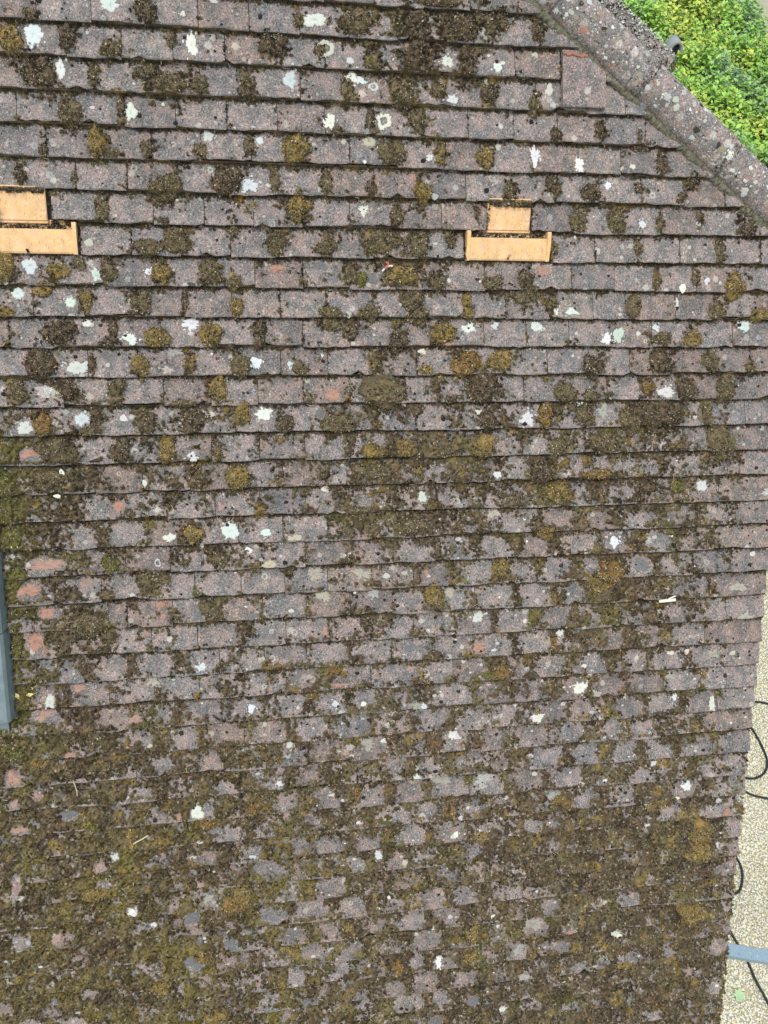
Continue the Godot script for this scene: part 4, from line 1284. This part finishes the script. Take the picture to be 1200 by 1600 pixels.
# ---------------------------------------------------------------- the diagonal ridge
func build_ridge() -> void:
	var d := Vector3(1, -0.752, 0).normalized()
	var e := Vector3(0.752, 1, 0).normalized()
	var nn := Vector3(0, 0, 1)
	var o := pt(-1.094, -0.722, 0.0)
	var up := (nn * cos(0.30) + e * sin(0.30)).normalized()
	var side := (e * cos(0.30) - nn * sin(0.30)).normalized()
	# mortar bed that the ridge tiles sit in
	var mt := start()
	mt.set_smooth_group(0)
	var seg := 420
	var g := []
	for k in seg + 1:
		var t := lerpf(-1.6, 1.30, float(k) / seg)
		var row := []
		var w := fine_noise.get_noise_2d(t, 3.0) * 0.010
		for q in 6:
			var x: float = [-0.012, -0.009, 0.000, 0.010, 0.019, 0.04][q]
			var h: float = [-0.004, 0.018, 0.0235, 0.023, 0.013, 0.002][q]
			if q < 3: x += w + rng.randf_range(-0.0015, 0.0015)
			row.append(o + d * t + e * x + nn * (h + rng.randf_range(-0.0022, 0.0022)))
		g.append(row)
	for k in seg:
		for q in 5:
			var t := float(k) / seg
			var c := Color(0.105, 0.105, 0.068).lerp(Color(0.155, 0.15, 0.115), clampf(0.5 + fine_noise.get_noise_2d(t * 3.0, q * 0.02) * 1.4, 0.0, 1.0))
			if fine_noise.get_noise_2d(t * 9.0 + 4.0, q * 0.1) > 0.36: c = c.lerp(DARK, 0.7)
			mt.set_color(jitter(c, 0.26))
			tri(mt, g[k][q], g[k + 1][q], g[k + 1][q + 1])
			mt.set_color(jitter(c, 0.26))
			tri(mt, g[k][q], g[k + 1][q + 1], g[k][q + 1])
	put(finish(mt), "ridge_mortar", M.moss, house, roof_at)
	# half-round ridge tiles, each lapping the next lower one
	var len_ := 0.44
	var t0 := -1.72
	for k in 7:
		half_round(o + e * 0.094 + nn * -0.012, d, side, up, t0, t0 + len_, 0.076, 0.081, "ridge_tile", M.ridge, k)
		t0 += len_ - 0.012
	# joints between them, pointed up with rough mortar
	var jt := start()
	t0 = -1.72
	for k in 6:
		t0 += len_ - 0.012
		jt.set_smooth_group(-1)
		for j in 150:
			var a := rng.randf_range(0.1, PI - 0.05)
			var p := o + e * 0.094 + nn * -0.012 + d * (t0 + rng.randf_range(-0.012, 0.016)) + (side * cos(a) + up * sin(a)) * 0.080
			spike(jt, p, rng.randf_range(0.004, 0.009), jitter(ASH.lerp(DARK, rng.randf()), 0.3))
	# moss along the far edge of the ridge
	for j in 900:
		var t := rng.randf_range(-0.6, 1.25)
		if fine_noise.get_noise_2d(t * 0.5, 77.0) < 0.05: continue
		var a := rng.randf_range(-0.1, 0.32)
		jt.set_smooth_group(-1)
		spike(jt, o + e * 0.094 + nn * -0.012 + d * t + (side * cos(a) + up * sin(a)) * 0.081, rng.randf_range(0.003, 0.008), jitter([OLIVE, GOLD, ASH][rng.randi() % 3], 0.3))
	put(finish(jt), "ridge_pointing", M.moss, house, roof_at)
	# a second, smaller run behind and below it, crusted over with grey moss
	t0 = -1.30
	for k in 4:
		half_round(o + e * 0.244 + nn * -0.140, d, side, up, t0, t0 + 0.455, 0.042, 0.045, "crusted_ridge_tile", M.ridge, k + 20)
		t0 += 0.447
	var cr := start()
	cr.set_smooth_group(-1)
	for j in 5200:
		var a := rng.randf_range(0.1, 2.9)
		var t := rng.randf_range(-1.25, 0.50)
		var band := fine_noise.get_noise_2d(t * 1.5, a * 0.03)
		var p := o + e * 0.244 + nn * -0.140 + d * t + (side * cos(a) + up * sin(a)) * (0.044 + maxf(0.0, band) * 0.02)
		var c := Color(0.42, 0.42, 0.38).lerp(Color(0.70, 0.70, 0.65), rng.randf()) if band > -0.12 else DARK
		spike(cr, p, rng.randf_range(0.004, 0.010), jitter(c, 0.3))
	for j in 500:  # the rounded moss end
		var q := Vector3(rng.randfn(), rng.randfn(), rng.randfn()).normalized() * 0.042
		spike(cr, o + e * 0.244 + nn * -0.137 + d * 0.485 + q, rng.randf_range(0.004, 0.010), jitter(ASH.lerp(OLIVE, rng.randf() * 0.6), 0.3))
	put(finish(cr), "moss_crust", M.moss, house, roof_at)
	# lichen blots on the ridge
	var blots := start()
	blots.set_smooth_group(0)
	for j in 760:
		var t := rng.randf_range(-0.4, 1.25)
		var a := rng.randf_range(0.2, PI - 0.25)
		var r := rng.randf_range(0.0018, 0.005) if rng.randf() < 0.80 else rng.randf_range(0.005, 0.014)
		var c := jitter(Color(0.42, 0.43, 0.41).lerp(Color(0.58, 0.60, 0.57), rng.randf()), 0.2)
		var w := rng.randf()
		if w < 0.06: c = Color(0.36, 0.20, 0.15)
		elif w < 0.24: c = jitter(Color(0.27, 0.25, 0.18), 0.15)
		elif w < 0.40: c = jitter(Color(0.16, 0.155, 0.15), 0.2)
		elif w < 0.46: c = Color(0.05, 0.045, 0.04)
		var ax := o + e * 0.094 + nn * -0.012 + d * t
		var rad := lerpf(0.076, 0.081, fposmod((t + 1.72) / (len_ - 0.012), 1.0))
		var rim := []
		for k in 12:
			var b := TAU * k / 12.0
			var rr := r * rng.randf_range(0.65, 1.25)
			var aa := a + cos(b) * rr / rad
			rim.append(ax + d * sin(b) * rr + (side * cos(aa) + up * sin(aa)) * (rad + 0.0003))
		var mid := ax + (side * cos(a) + up * sin(a)) * (rad + 0.0022)
		blots.set_color(c)
		for k in 12:
			tri(blots, mid, rim[(k + 1) % 12], rim[k])
	put(finish(blots), "ridge_lichen", tinted(0.95), house, roof_at).set_meta("kind", "stuff")


func half_round(c: Vector3, d: Vector3, side: Vector3, up: Vector3, t0: float, t1: float, r0: float, r1: float, called: String, m: Material, k_: int) -> void:
	var st := start()
	var mid := c + d * (t0 + t1) / 2.0
	var steps := 18
	var along := 10
	var tint := Color(1.38, 1.27, 1.22) * exp(rng.randf_range(-0.08, 0.08))
	var rows := []
	for j in along + 1:
		var q := float(j) / along
		var row := []
		for k in steps + 1:
			var a := lerpf(-0.25, PI + 0.12, float(k) / steps)
			var r := lerpf(r0, r1, q) + fine_noise.get_noise_2d(q * 0.3 + k_, a * 0.06) * 0.0028
			row.append(c + d * lerpf(t0, t1, q) + (side * cos(a) + up * sin(a)) * r - mid)
		rows.append(row)
	st.set_smooth_group(1)
	for j in along:
		for k in steps:
			var ids := [[j, k], [j, k + 1], [j + 1, k + 1], [j, k], [j + 1, k + 1], [j + 1, k]]
			for i in ids:
				st.set_color(tint)
				st.set_uv(Vector2(lerpf(t0, t1, float(i[0]) / along) + k_ * 0.37, float(i[1]) / steps * PI * r1) / 0.85)
				st.add_vertex(rows[i[0]][i[1]])
	# the exposed lower end has thickness
	st.set_smooth_group(-1)
	for k in steps:
		var a: Vector3 = rows[along][k]
		var b: Vector3 = rows[along][k + 1]
		var ctr := c + d * t1 - mid
		var ai := ctr + (a - ctr) * 0.86
		var bi := ctr + (b - ctr) * 0.86
		for p in [a, b, bi, a, bi, ai]:
			st.set_color(tint)
			st.set_uv(Vector2(p.x, p.z))
			st.add_vertex(p)
	put(finish(st), called, m, house, roof_at * Transform3D(Basis.IDENTITY, mid))


# ---------------------------------------------------------------- the roof window at the far side
func build_window() -> void:
	var win := Node3D.new()
	win.name = "roof_window"
	win.transform = roof_at * Transform3D(Basis.IDENTITY, pt(-3.040, 1.78, 0.0))
	house.add_child(win, true)
	tag(win, "roof window with a grey metal cover frame")
	var metal := StandardMaterial3D.new()
	metal.albedo_color = Color(0.50, 0.565, 0.59)
	metal.metallic = 0.35
	metal.roughness = 0.5
	var nz := NoiseTexture2D.new()
	nz.width = 256
	nz.height = 256
	nz.seamless = true
	var fn := FastNoiseLite.new()
	fn.frequency = 0.03
	nz.noise = fn
	var ramp := Gradient.new()
	ramp.set_color(0, Color(0.80, 0.82, 0.82))
	ramp.set_color(1, Color(1.0, 1.0, 1.0))
	nz.color_ramp = ramp
	metal.albedo_texture = nz
	metal.uv1_triplanar = true
	metal.uv1_scale = Vector3.ONE * 2.0
	var long := 1.18
	# side cover: flat top and a sloping outer cheek (x to the right, y up the slope, z off the roof)
	var prof := [Vector2(0.0, 0.008), Vector2(-0.012, 0.074), Vector2(-0.022, 0.086), Vector2(-0.085, 0.090), Vector2(-0.09, 0.05), Vector2(-0.09, 0.008)]
	for s in [0, 1]:
		var st := start()
		st.set_smooth_group(-1)
		for part in 2:
			var y0: float = [0.0, 0.345][part]
			var y1: float = [0.343, long][part]
			var grow := 0.0 if part == 0 else -0.0025
			for k in prof.size():
				var a: Vector2 = prof[k]
				var b: Vector2 = prof[(k + 1) % prof.size()]
				var fx := func(p: Vector2, y: float) -> Vector3: return Vector3(p.x + grow if s == 0 else -0.78 - p.x - grow, y, p.y + grow)
				if s == 0: quad(st, fx.call(a, y0), fx.call(a, y1), fx.call(b, y1), fx.call(b, y0))
				else: quad(st, fx.call(a, y0), fx.call(b, y0), fx.call(b, y1), fx.call(a, y1))
			for k in range(1, prof.size() - 1):
				for y in [y0, y1]:
					var q := [prof[0], prof[k], prof[k + 1]]
					var v3 := []
					for p in q: v3.append(Vector3(p.x + grow if s == 0 else -0.78 - p.x - grow, y, p.y + grow))
					tri(st, v3[0], v3[1], v3[2])
		put(finish(st), "side_cover", metal, win)
	var bottom := start()
	block(bottom, Vector3(-0.39, 0.035, 0.045), Vector3(0.6, 0.07, 0.075), Basis.IDENTITY, 0.006)
	put(finish(bottom), "bottom_cover", metal, win)
	var head := start()
	block(head, Vector3(-0.39, long - 0.05, 0.05), Vector3(0.6, 0.09, 0.08), Basis.IDENTITY, 0.006)
	put(finish(head), "top_cover", metal, win)
	var apron := start()
	block(apron, Vector3(-0.40, -0.042, 0.026), Vector3(0.735, 0.083, 0.006), Basis(Vector3.RIGHT, 0.08), 0.002)
	block(apron, Vector3(-0.034, -0.042, 0.020), Vector3(0.006, 0.083, 0.03), Basis.IDENTITY, 0.002)
	put(finish(apron), "apron", metal, win)
	var sk := start()
	block(sk, Vector3(0.016, long / 2.0, 0.006), Vector3(0.045, long, 0.003), Basis.IDENTITY, 0.001)
	put(finish(sk), "flashing", paint(Color(0.10, 0.115, 0.12), 0.6), win)
	var pane := start()
	block(pane, Vector3(-0.39, long / 2.0, 0.06), Vector3(0.62, long - 0.12, 0.012), Basis.IDENTITY, 0.002)
	var glass := paint(Color(0.03, 0.035, 0.04), 0.05)
	glass.metallic_specular = 0.6
	put(finish(pane), "pane", glass, win)


# ---------------------------------------------------------------- loose things lying on the roof
func litter(called: String, label: String, category: String, u: float, v: float, lift := 0.014) -> Node3D:
	var o := thing(called)
	o.transform = roof_at * Transform3D(Basis.IDENTITY, pt(u, v, surf(u, v) + lift))
	tag(o, label, category)
	return o


func build_litter() -> void:
	var yellow := paint(Color(0.72, 0.60, 0.28), 0.7)
	yellow.backlight_enabled = true
	yellow.backlight = Color(0.3, 0.25, 0.1)
	var leaves := [
		["curled pale yellow leaf lying against the grey roof window frame", -3.0338, 1.7023, 0.030, 0.4], ["yellow leaf curled like a crescent, upper of two touching in the moss", -2.9841, 1.6780, 0.028, 2.0],
		["yellow leaf curled like a crescent, lower of two touching in the moss", -2.9890, 1.7000, 0.030, 1.7]]
	for e in leaves:
		var o := litter("fallen_leaf", e[0], "leaf", e[1], e[2], 0.013)
		var st := start()
		leaf_shape(st, e[3], 0.28)
		put(finish(st), "blade", yellow, o, Transform3D(Basis(Vector3.BACK, e[4]) * Basis(Vector3.RIGHT, PI / 2), Vector3.ZERO))
		var sk := start()
		var L: float = e[3]
		tube(sk, PackedVector3Array([Vector3(0, -L * 0.45, 0.001), Vector3(0.002, -L * 0.75, 0.0), Vector3(0.004, -L * 0.95, 0.001)]), 0.0009, 5)
		put(finish(sk), "stalk", yellow, o, Transform3D(Basis(Vector3.BACK, e[4]), Vector3.ZERO))
	var pale := paint(Color(0.68, 0.70, 0.60), 0.8)
	var flakes := [
		["narrow pale petal lying upright in the moss below the buff left vent", -2.8173, 0.8596, 0.017, 0.030, 0.25], ["wide pale petal on the moss two courses under a narrow one", -2.8386, 0.9456, 0.026, 0.014, -0.2],
		["cream petal alone in the thick lower moss", -2.6683, 2.6571, 0.024, 0.018, 0.5]]
	for e in flakes:
		var o := litter("fallen_petal", e[0], "petal", e[1], e[2], 0.014)
		var st := start()
		st.set_smooth_group(0)
		var rim := []
		for k in 14:
			var a := TAU * k / 14.0
			rim.append(Vector3(cos(a) * e[3] * 0.5 * (1.0 + 0.18 * sin(a * 3.0 + e[5] * 9.0)), sin(a) * e[4] * 0.5, 0.004 * absf(cos(a))))
		for k in 14:
			tri(st, Vector3.ZERO, rim[k], rim[(k + 1) % 14])
			tri(st, Vector3(0, 0, -0.0012), rim[(k + 1) % 14] - Vector3(0, 0, 0.0012), rim[k] - Vector3(0, 0, 0.0012))
		put(finish(st), "petal", pale, o, Transform3D(Basis(Vector3.BACK, e[5]), Vector3.ZERO))
	var wood := paint(Color(0.56, 0.49, 0.35), 0.9)
	var twig := litter("twig", "pale forked twig lying across the lower moss", "twig", -2.6272, 2.3479, 0.017)
	var ts := start()
	ts.set_smooth_group(0)
	tube(ts, smooth_path([Vector3(-0.035, -0.026, 0), Vector3(-0.018, -0.004, 0.004), Vector3(0.012, 0.012, 0.005), Vector3(0.040, 0.026, 0.002)], 4), 0.0028, 6)
	put(finish(ts), "stem", wood, twig)
	var tf := start()
	tf.set_smooth_group(0)
	tube(tf, PackedVector3Array([Vector3(-0.018, -0.004, 0.004), Vector3(-0.026, -0.018, 0.006), Vector3(-0.028, -0.034, 0.004)]), 0.0018, 6)
	put(finish(tf), "fork", wood, twig)
	var straw := litter("straw", "thin curved straw standing up and down in the moss", "straw", -2.8533, 2.1052, 0.017)
	var sw := start()
	sw.set_smooth_group(0)
	tube(sw, smooth_path([Vector3(0.004, -0.040, 0), Vector3(0.007, -0.010, 0.003), Vector3(0.002, 0.020, 0.004), Vector3(-0.004, 0.036, 0.001)], 4), 0.0020, 6)
	put(finish(sw), "stem", wood, straw)
	var scrap := litter("plastic_scrap", "small twisted red and white scrap on the moss between the vents", "scrap", -1.6472, 0.134, 0.020)
	var s1 := start()
	s1.set_smooth_group(0)
	tube(s1, smooth_path([Vector3(-0.016, -0.016, 0), Vector3(-0.004, -0.004, 0.003), Vector3(0.010, 0.003, 0.004), Vector3(0.022, 0.002, 0.002)], 3), 0.0035, 6)
	put(finish(s1), "white_strand", paint(Color(0.75, 0.68, 0.62), 0.6), scrap)
	var s2 := start()
	s2.set_smooth_group(0)
	tube(s2, smooth_path([Vector3(-0.002, 0.016, 0.002), Vector3(0.006, 0.010, 0.006), Vector3(0.002, 0.002, 0.007), Vector3(-0.008, -0.006, 0.004)], 3), 0.0034, 6)
	put(finish(s2), "red_strand", paint(Color(0.52, 0.14, 0.11), 0.6), scrap)
	var slip := litter("wood_splinter", "flat whitish splinter lying level on the moss near the verge", "splinter", -0.4617, 1.450, 0.017)
	var s3 := start()
	block(s3, Vector3(0, 0, 0), Vector3(0.074, 0.013, 0.006), Basis(Vector3.BACK, 0.05), 0.002)
	block(s3, Vector3(0.018, 0.013, 0.002), Vector3(0.034, 0.006, 0.005), Basis(Vector3.BACK, 0.35), 0.002)
	put(finish(s3), "splinter", paint(Color(0.66, 0.66, 0.58), 0.8), slip)
	var chip := litter("slate_chip", "flat blue grey chip below the corner of the roof window", "chip", -3.0144, 1.8655, 0.014)
	var s4 := start()
	block(s4, Vector3(0, 0, 0), Vector3(0.046, 0.012, 0.005), Basis(Vector3.BACK, -0.03), 0.0015)
	put(finish(s4), "flake", paint(Color(0.20, 0.27, 0.29), 0.5), chip)


# ---------------------------------------------------------------- hedge and hooded lamp
func build_hedge() -> void:
	var hedge := thing("hedge", Vector3(4.2, 0, -7.5))
	tag(hedge, "broad clipped hedge of bright green leaves beyond the diagonal ridge", "hedge")
	var lump := FastNoiseLite.new()
	lump.seed = 51
	lump.frequency = 1.1
	lump.fractal_octaves = 3
	var tone := FastNoiseLite.new()
	tone.seed = 52
	tone.frequency = 0.75
	tone.fractal_octaves = 2
	# the top and faces of the hedge as a height field in its own metres: x -2.4..1.45, z -6..6
	var x0 := -2.6
	var x1 := 1.58
	var z0 := -6.5
	var z1 := 4.6
	var top := func(x: float, z: float) -> float:
		var edge := minf(minf(x - x0, x1 - x), minf(z - z0, z1 - z))
		return 2.45 * pow(clampf(edge / 0.35, 0.0, 1.0), 0.35) + lump.get_noise_2d(x, z) * 0.30
	var st := start()
	st.set_smooth_group(0)
	var cx := 40
	var cz := 120
	var h := []
	for b in cz + 1:
		var row := []
		for a in cx + 1:
			var x := lerpf(x0, x1, float(a) / cx)
			var z := lerpf(z0, z1, float(b) / cz)
			row.append(Vector3(x, maxf(0.0, top.call(x, z) - 0.20), z))
		h.append(row)
	for b in cz:
		for a in cx:
			quad(st, h[b][a], h[b + 1][a], h[b + 1][a + 1], h[b][a + 1])
	put(finish(st), "inner_twigs", paint(Color(0.20, 0.19, 0.11)), hedge)
	var ls := start()
	ls.set_color(Color.WHITE)
	leaf_shape(ls, 1.0, 0.31)
	var leaf := finish(ls)
	var spots: Array[Transform3D] = []
	var tints := PackedColorArray()
	for k in 150000:
		var x := rng.randf_range(x0, x1)
		var z := rng.randf_range(z0, z1)
		# sprigs: leaves gather round shoot tips
		var deep := pow(rng.randf(), 1.6) * 0.22
		var y: float = top.call(x, z)
		if y < 0.3: y = rng.randf_range(0.1, 2.2)
		y += 0.10 * sin(x * 23.0 + 4.0 * sin(z * 7.0)) * sin(z * 21.0 + 3.0 * sin(x * 9.0)) - deep
		if k % 5 == 0:  # the clipped faces
			var side := rng.randi() % 3
			if side == 0: z = z1 - rng.randf_range(-0.06, 0.16)
			elif side == 1: x = x1 - rng.randf_range(-0.06, 0.16)
			else: x = x0 + rng.randf_range(-0.06, 0.16)
			y = rng.randf_range(0.05, 2.3)
		var s := rng.randf_range(0.045, 0.092)
		var bs := Basis(Vector3.UP, rng.randf() * TAU) * Basis(Vector3.RIGHT, rng.randf_range(-0.9, 0.5)) * Basis(Vector3.BACK, rng.randf_range(-0.6, 0.6))
		spots.append(Transform3D(bs.scaled(Vector3.ONE * s), Vector3(x, y, z)))
		var t := tone.get_noise_2d(x, z) + rng.randf_range(-0.35, 0.35)
		var c := Color(0.32, 0.55, 0.10)
		if t > 0.33: c = Color(0.48, 0.57, 0.10)
		elif t < -0.32: c = Color(0.28, 0.44, 0.22)
		if rng.randf() < 0.08: c = Color(0.11, 0.23, 0.05)
		tints.append(jitter(c, 0.25))
	var lm := tinted(0.45)
	lm.metallic_specular = 0.5
	lm.backlight_enabled = true
	lm.backlight = Color(0.35, 0.45, 0.12)
	many("foliage", leaf, spots, tints, lm, hedge)
	# a grey post with a hooded head standing in front of it
	var lamp := thing("garden_lamp", Vector3(2.515, -0.10, -6.53))
	tag(lamp, "grey hooded garden lamp head showing past the crusted ridge end", "lamp")
	var grey := paint(Color(0.26, 0.295, 0.31), 0.55)
	var ps := start()
	ps.set_smooth_group(0)
	tube(ps, PackedVector3Array([Vector3(0, 0, 0), Vector3(0, 1.5, 0), Vector3(0, 3.62, 0)]), 0.035, 12)
	put(finish(ps), "post", grey, lamp)
	# the hood: a broad half-round cowl arching over and turned down at its open end
	var hs := start()
	hs.set_smooth_group(0)
	var arc := []
	for k in 13:
		var a := lerpf(PI, -0.15, k / 12.0)
		arc.append(Vector3(0.072 + cos(a) * 0.072, 3.62 + sin(a) * 0.10, 0))
	for k in 12:
		var p: Vector3 = arc[k]
		var q: Vector3 = arc[k + 1]
		var w := Vector3(0, 0, 0.075)
		quad(hs, p - w, q - w, q + w, p + w)
		var ctr := Vector3(0.072, 3.62, 0)
		var pi_ := ctr + (p - ctr) * 0.72
		var qi := ctr + (q - ctr) * 0.72
		quad(hs, pi_ + w, qi + w, qi - w, pi_ - w)
		quad(hs, p + w, q + w, qi + w, pi_ + w)
		quad(hs, pi_ - w, qi - w, q - w, p - w)
	put(finish(hs), "hood", grey, lamp)
	var ds := start()
	block(ds, Vector3(0.072, 3.60, -0.02), Vector3(0.10, 0.10, 0.10), Basis.IDENTITY, 0.01)
	put(finish(ds), "lens", paint(Color(0.03, 0.03, 0.032), 0.3), lamp)


# ---------------------------------------------------------------- cable, beam, weed
func build_cable_and_beam() -> void:
	var black := paint(Color(0.018, 0.024, 0.026), 0.45)
	var y := 0.022
	var pts := []
	pts = [
		Vector3(3.060, y, -0.558), Vector3(2.970, y, -0.592), Vector3(2.890, y, -0.618), Vector3(2.801, y, -0.618), Vector3(2.622, y, -0.583), Vector3(2.642, y, -0.493),
		Vector3(2.700, y, -0.362), Vector3(2.733, y, -0.176), Vector3(2.729, y, -0.017), Vector3(2.652, y, 0.090), Vector3(2.544, y, 0.131), Vector3(2.439, y, 0.116),
		Vector3(2.192, y, 0.034), Vector3(2.053, y, 0.325), Vector3(2.000, y, 0.639), Vector3(2.080, y, 0.787), Vector3(2.104, y, 0.900), Vector3(2.075, y, 1.005),
		Vector3(2.012, y, 1.090), Vector3(1.945, y, 1.110), Vector3(1.795, y, 1.111), Vector3(1.728, y, 1.260), Vector3(1.799, y, 1.369), Vector3(1.824, y, 1.442),
		Vector3(1.875, y, 1.625), Vector3(1.892, y, 1.772), Vector3(1.933, y, 1.950), Vector3(1.955, y, 2.103)]
	var st := start()
	st.set_smooth_group(0)
	tube(st, smooth_path(pts, 6), 0.0105, 8)
	tube(st, smooth_path([Vector3(2.162, y, -0.062), Vector3(2.284, y, 0.134), Vector3(2.387, y, 0.234), Vector3(2.468, y, 0.289), Vector3(2.594, y, 0.330), Vector3(2.762, y, 0.392)], 6), 0.0105, 8)
	var cable := put(finish(st), "cable", black, self)
	tag(cable, "black cable lying in loose loops on the gravel beside the verge", "cable")
	# a metal canopy beam running out from the gable wall
	var beam := thing("canopy_beam", Vector3(-0.1, 0, 1.70))
	tag(beam, "pale blue grey metal beam running out from under the verge", "beam")
	var steel := StandardMaterial3D.new()
	var r := RandomNumberGenerator.new()
	r.seed = 8
	var img := Image.create(128, 128, false, Image.FORMAT_RGB8)
	img.fill(Color(0.51, 0.61, 0.67))
	for k in 260:
		var c := Color(0.36, 0.42, 0.46) if r.randf() < 0.6 else Color(0.72, 0.80, 0.85)
		img.fill_rect(Rect2i(r.randi_range(0, 124), r.randi_range(0, 124), r.randi_range(1, 2), r.randi_range(1, 2)), c)
	steel.albedo_texture = ImageTexture.create_from_image(img)
	steel.uv1_triplanar = true
	steel.uv1_scale = Vector3.ONE * 3.0
	steel.roughness = 0.5
	steel.metallic_specular = 0.5
	var dir := Vector3(1, 0, 0.265).normalized()
	var bs := Basis(dir, Vector3.UP, dir.cross(Vector3.UP))
	var b1 := start()
	block(b1, Vector3(0, 2.27, 0.0) + dir * 1.6, Vector3(3.2, 0.060, 0.072), bs, 0.003)
	put(finish(b1), "rail", steel, beam)
	var b2 := start()
	block(b2, Vector3(0, 1.12, 0.0) + dir * 3.1, Vector3(0.07, 2.24, 0.07), bs, 0.003)
	put(finish(b2), "post", steel, beam)
	# one pale green weed seedling in the gravel
	var weed := thing("weed", Vector3(1.71, 0.0, 1.87))
	tag(weed, "pale green weed growing flat in the gravel near the beam", "weed")
	var gm := paint(Color(0.42, 0.60, 0.36), 0.6)
	gm.backlight_enabled = true
	gm.backlight = Color(0.25, 0.4, 0.2)
	for k in 7:
		var ls := start()
		leaf_shape(ls, 0.055, 0.34)
		var a := TAU * k / 7.0
		put(finish(ls), "leaf", gm, weed, Transform3D(Basis(Vector3.UP, a) * Basis(Vector3.RIGHT, -0.25), Vector3(sin(a) * 0.028, 0.026, cos(a) * 0.028)))
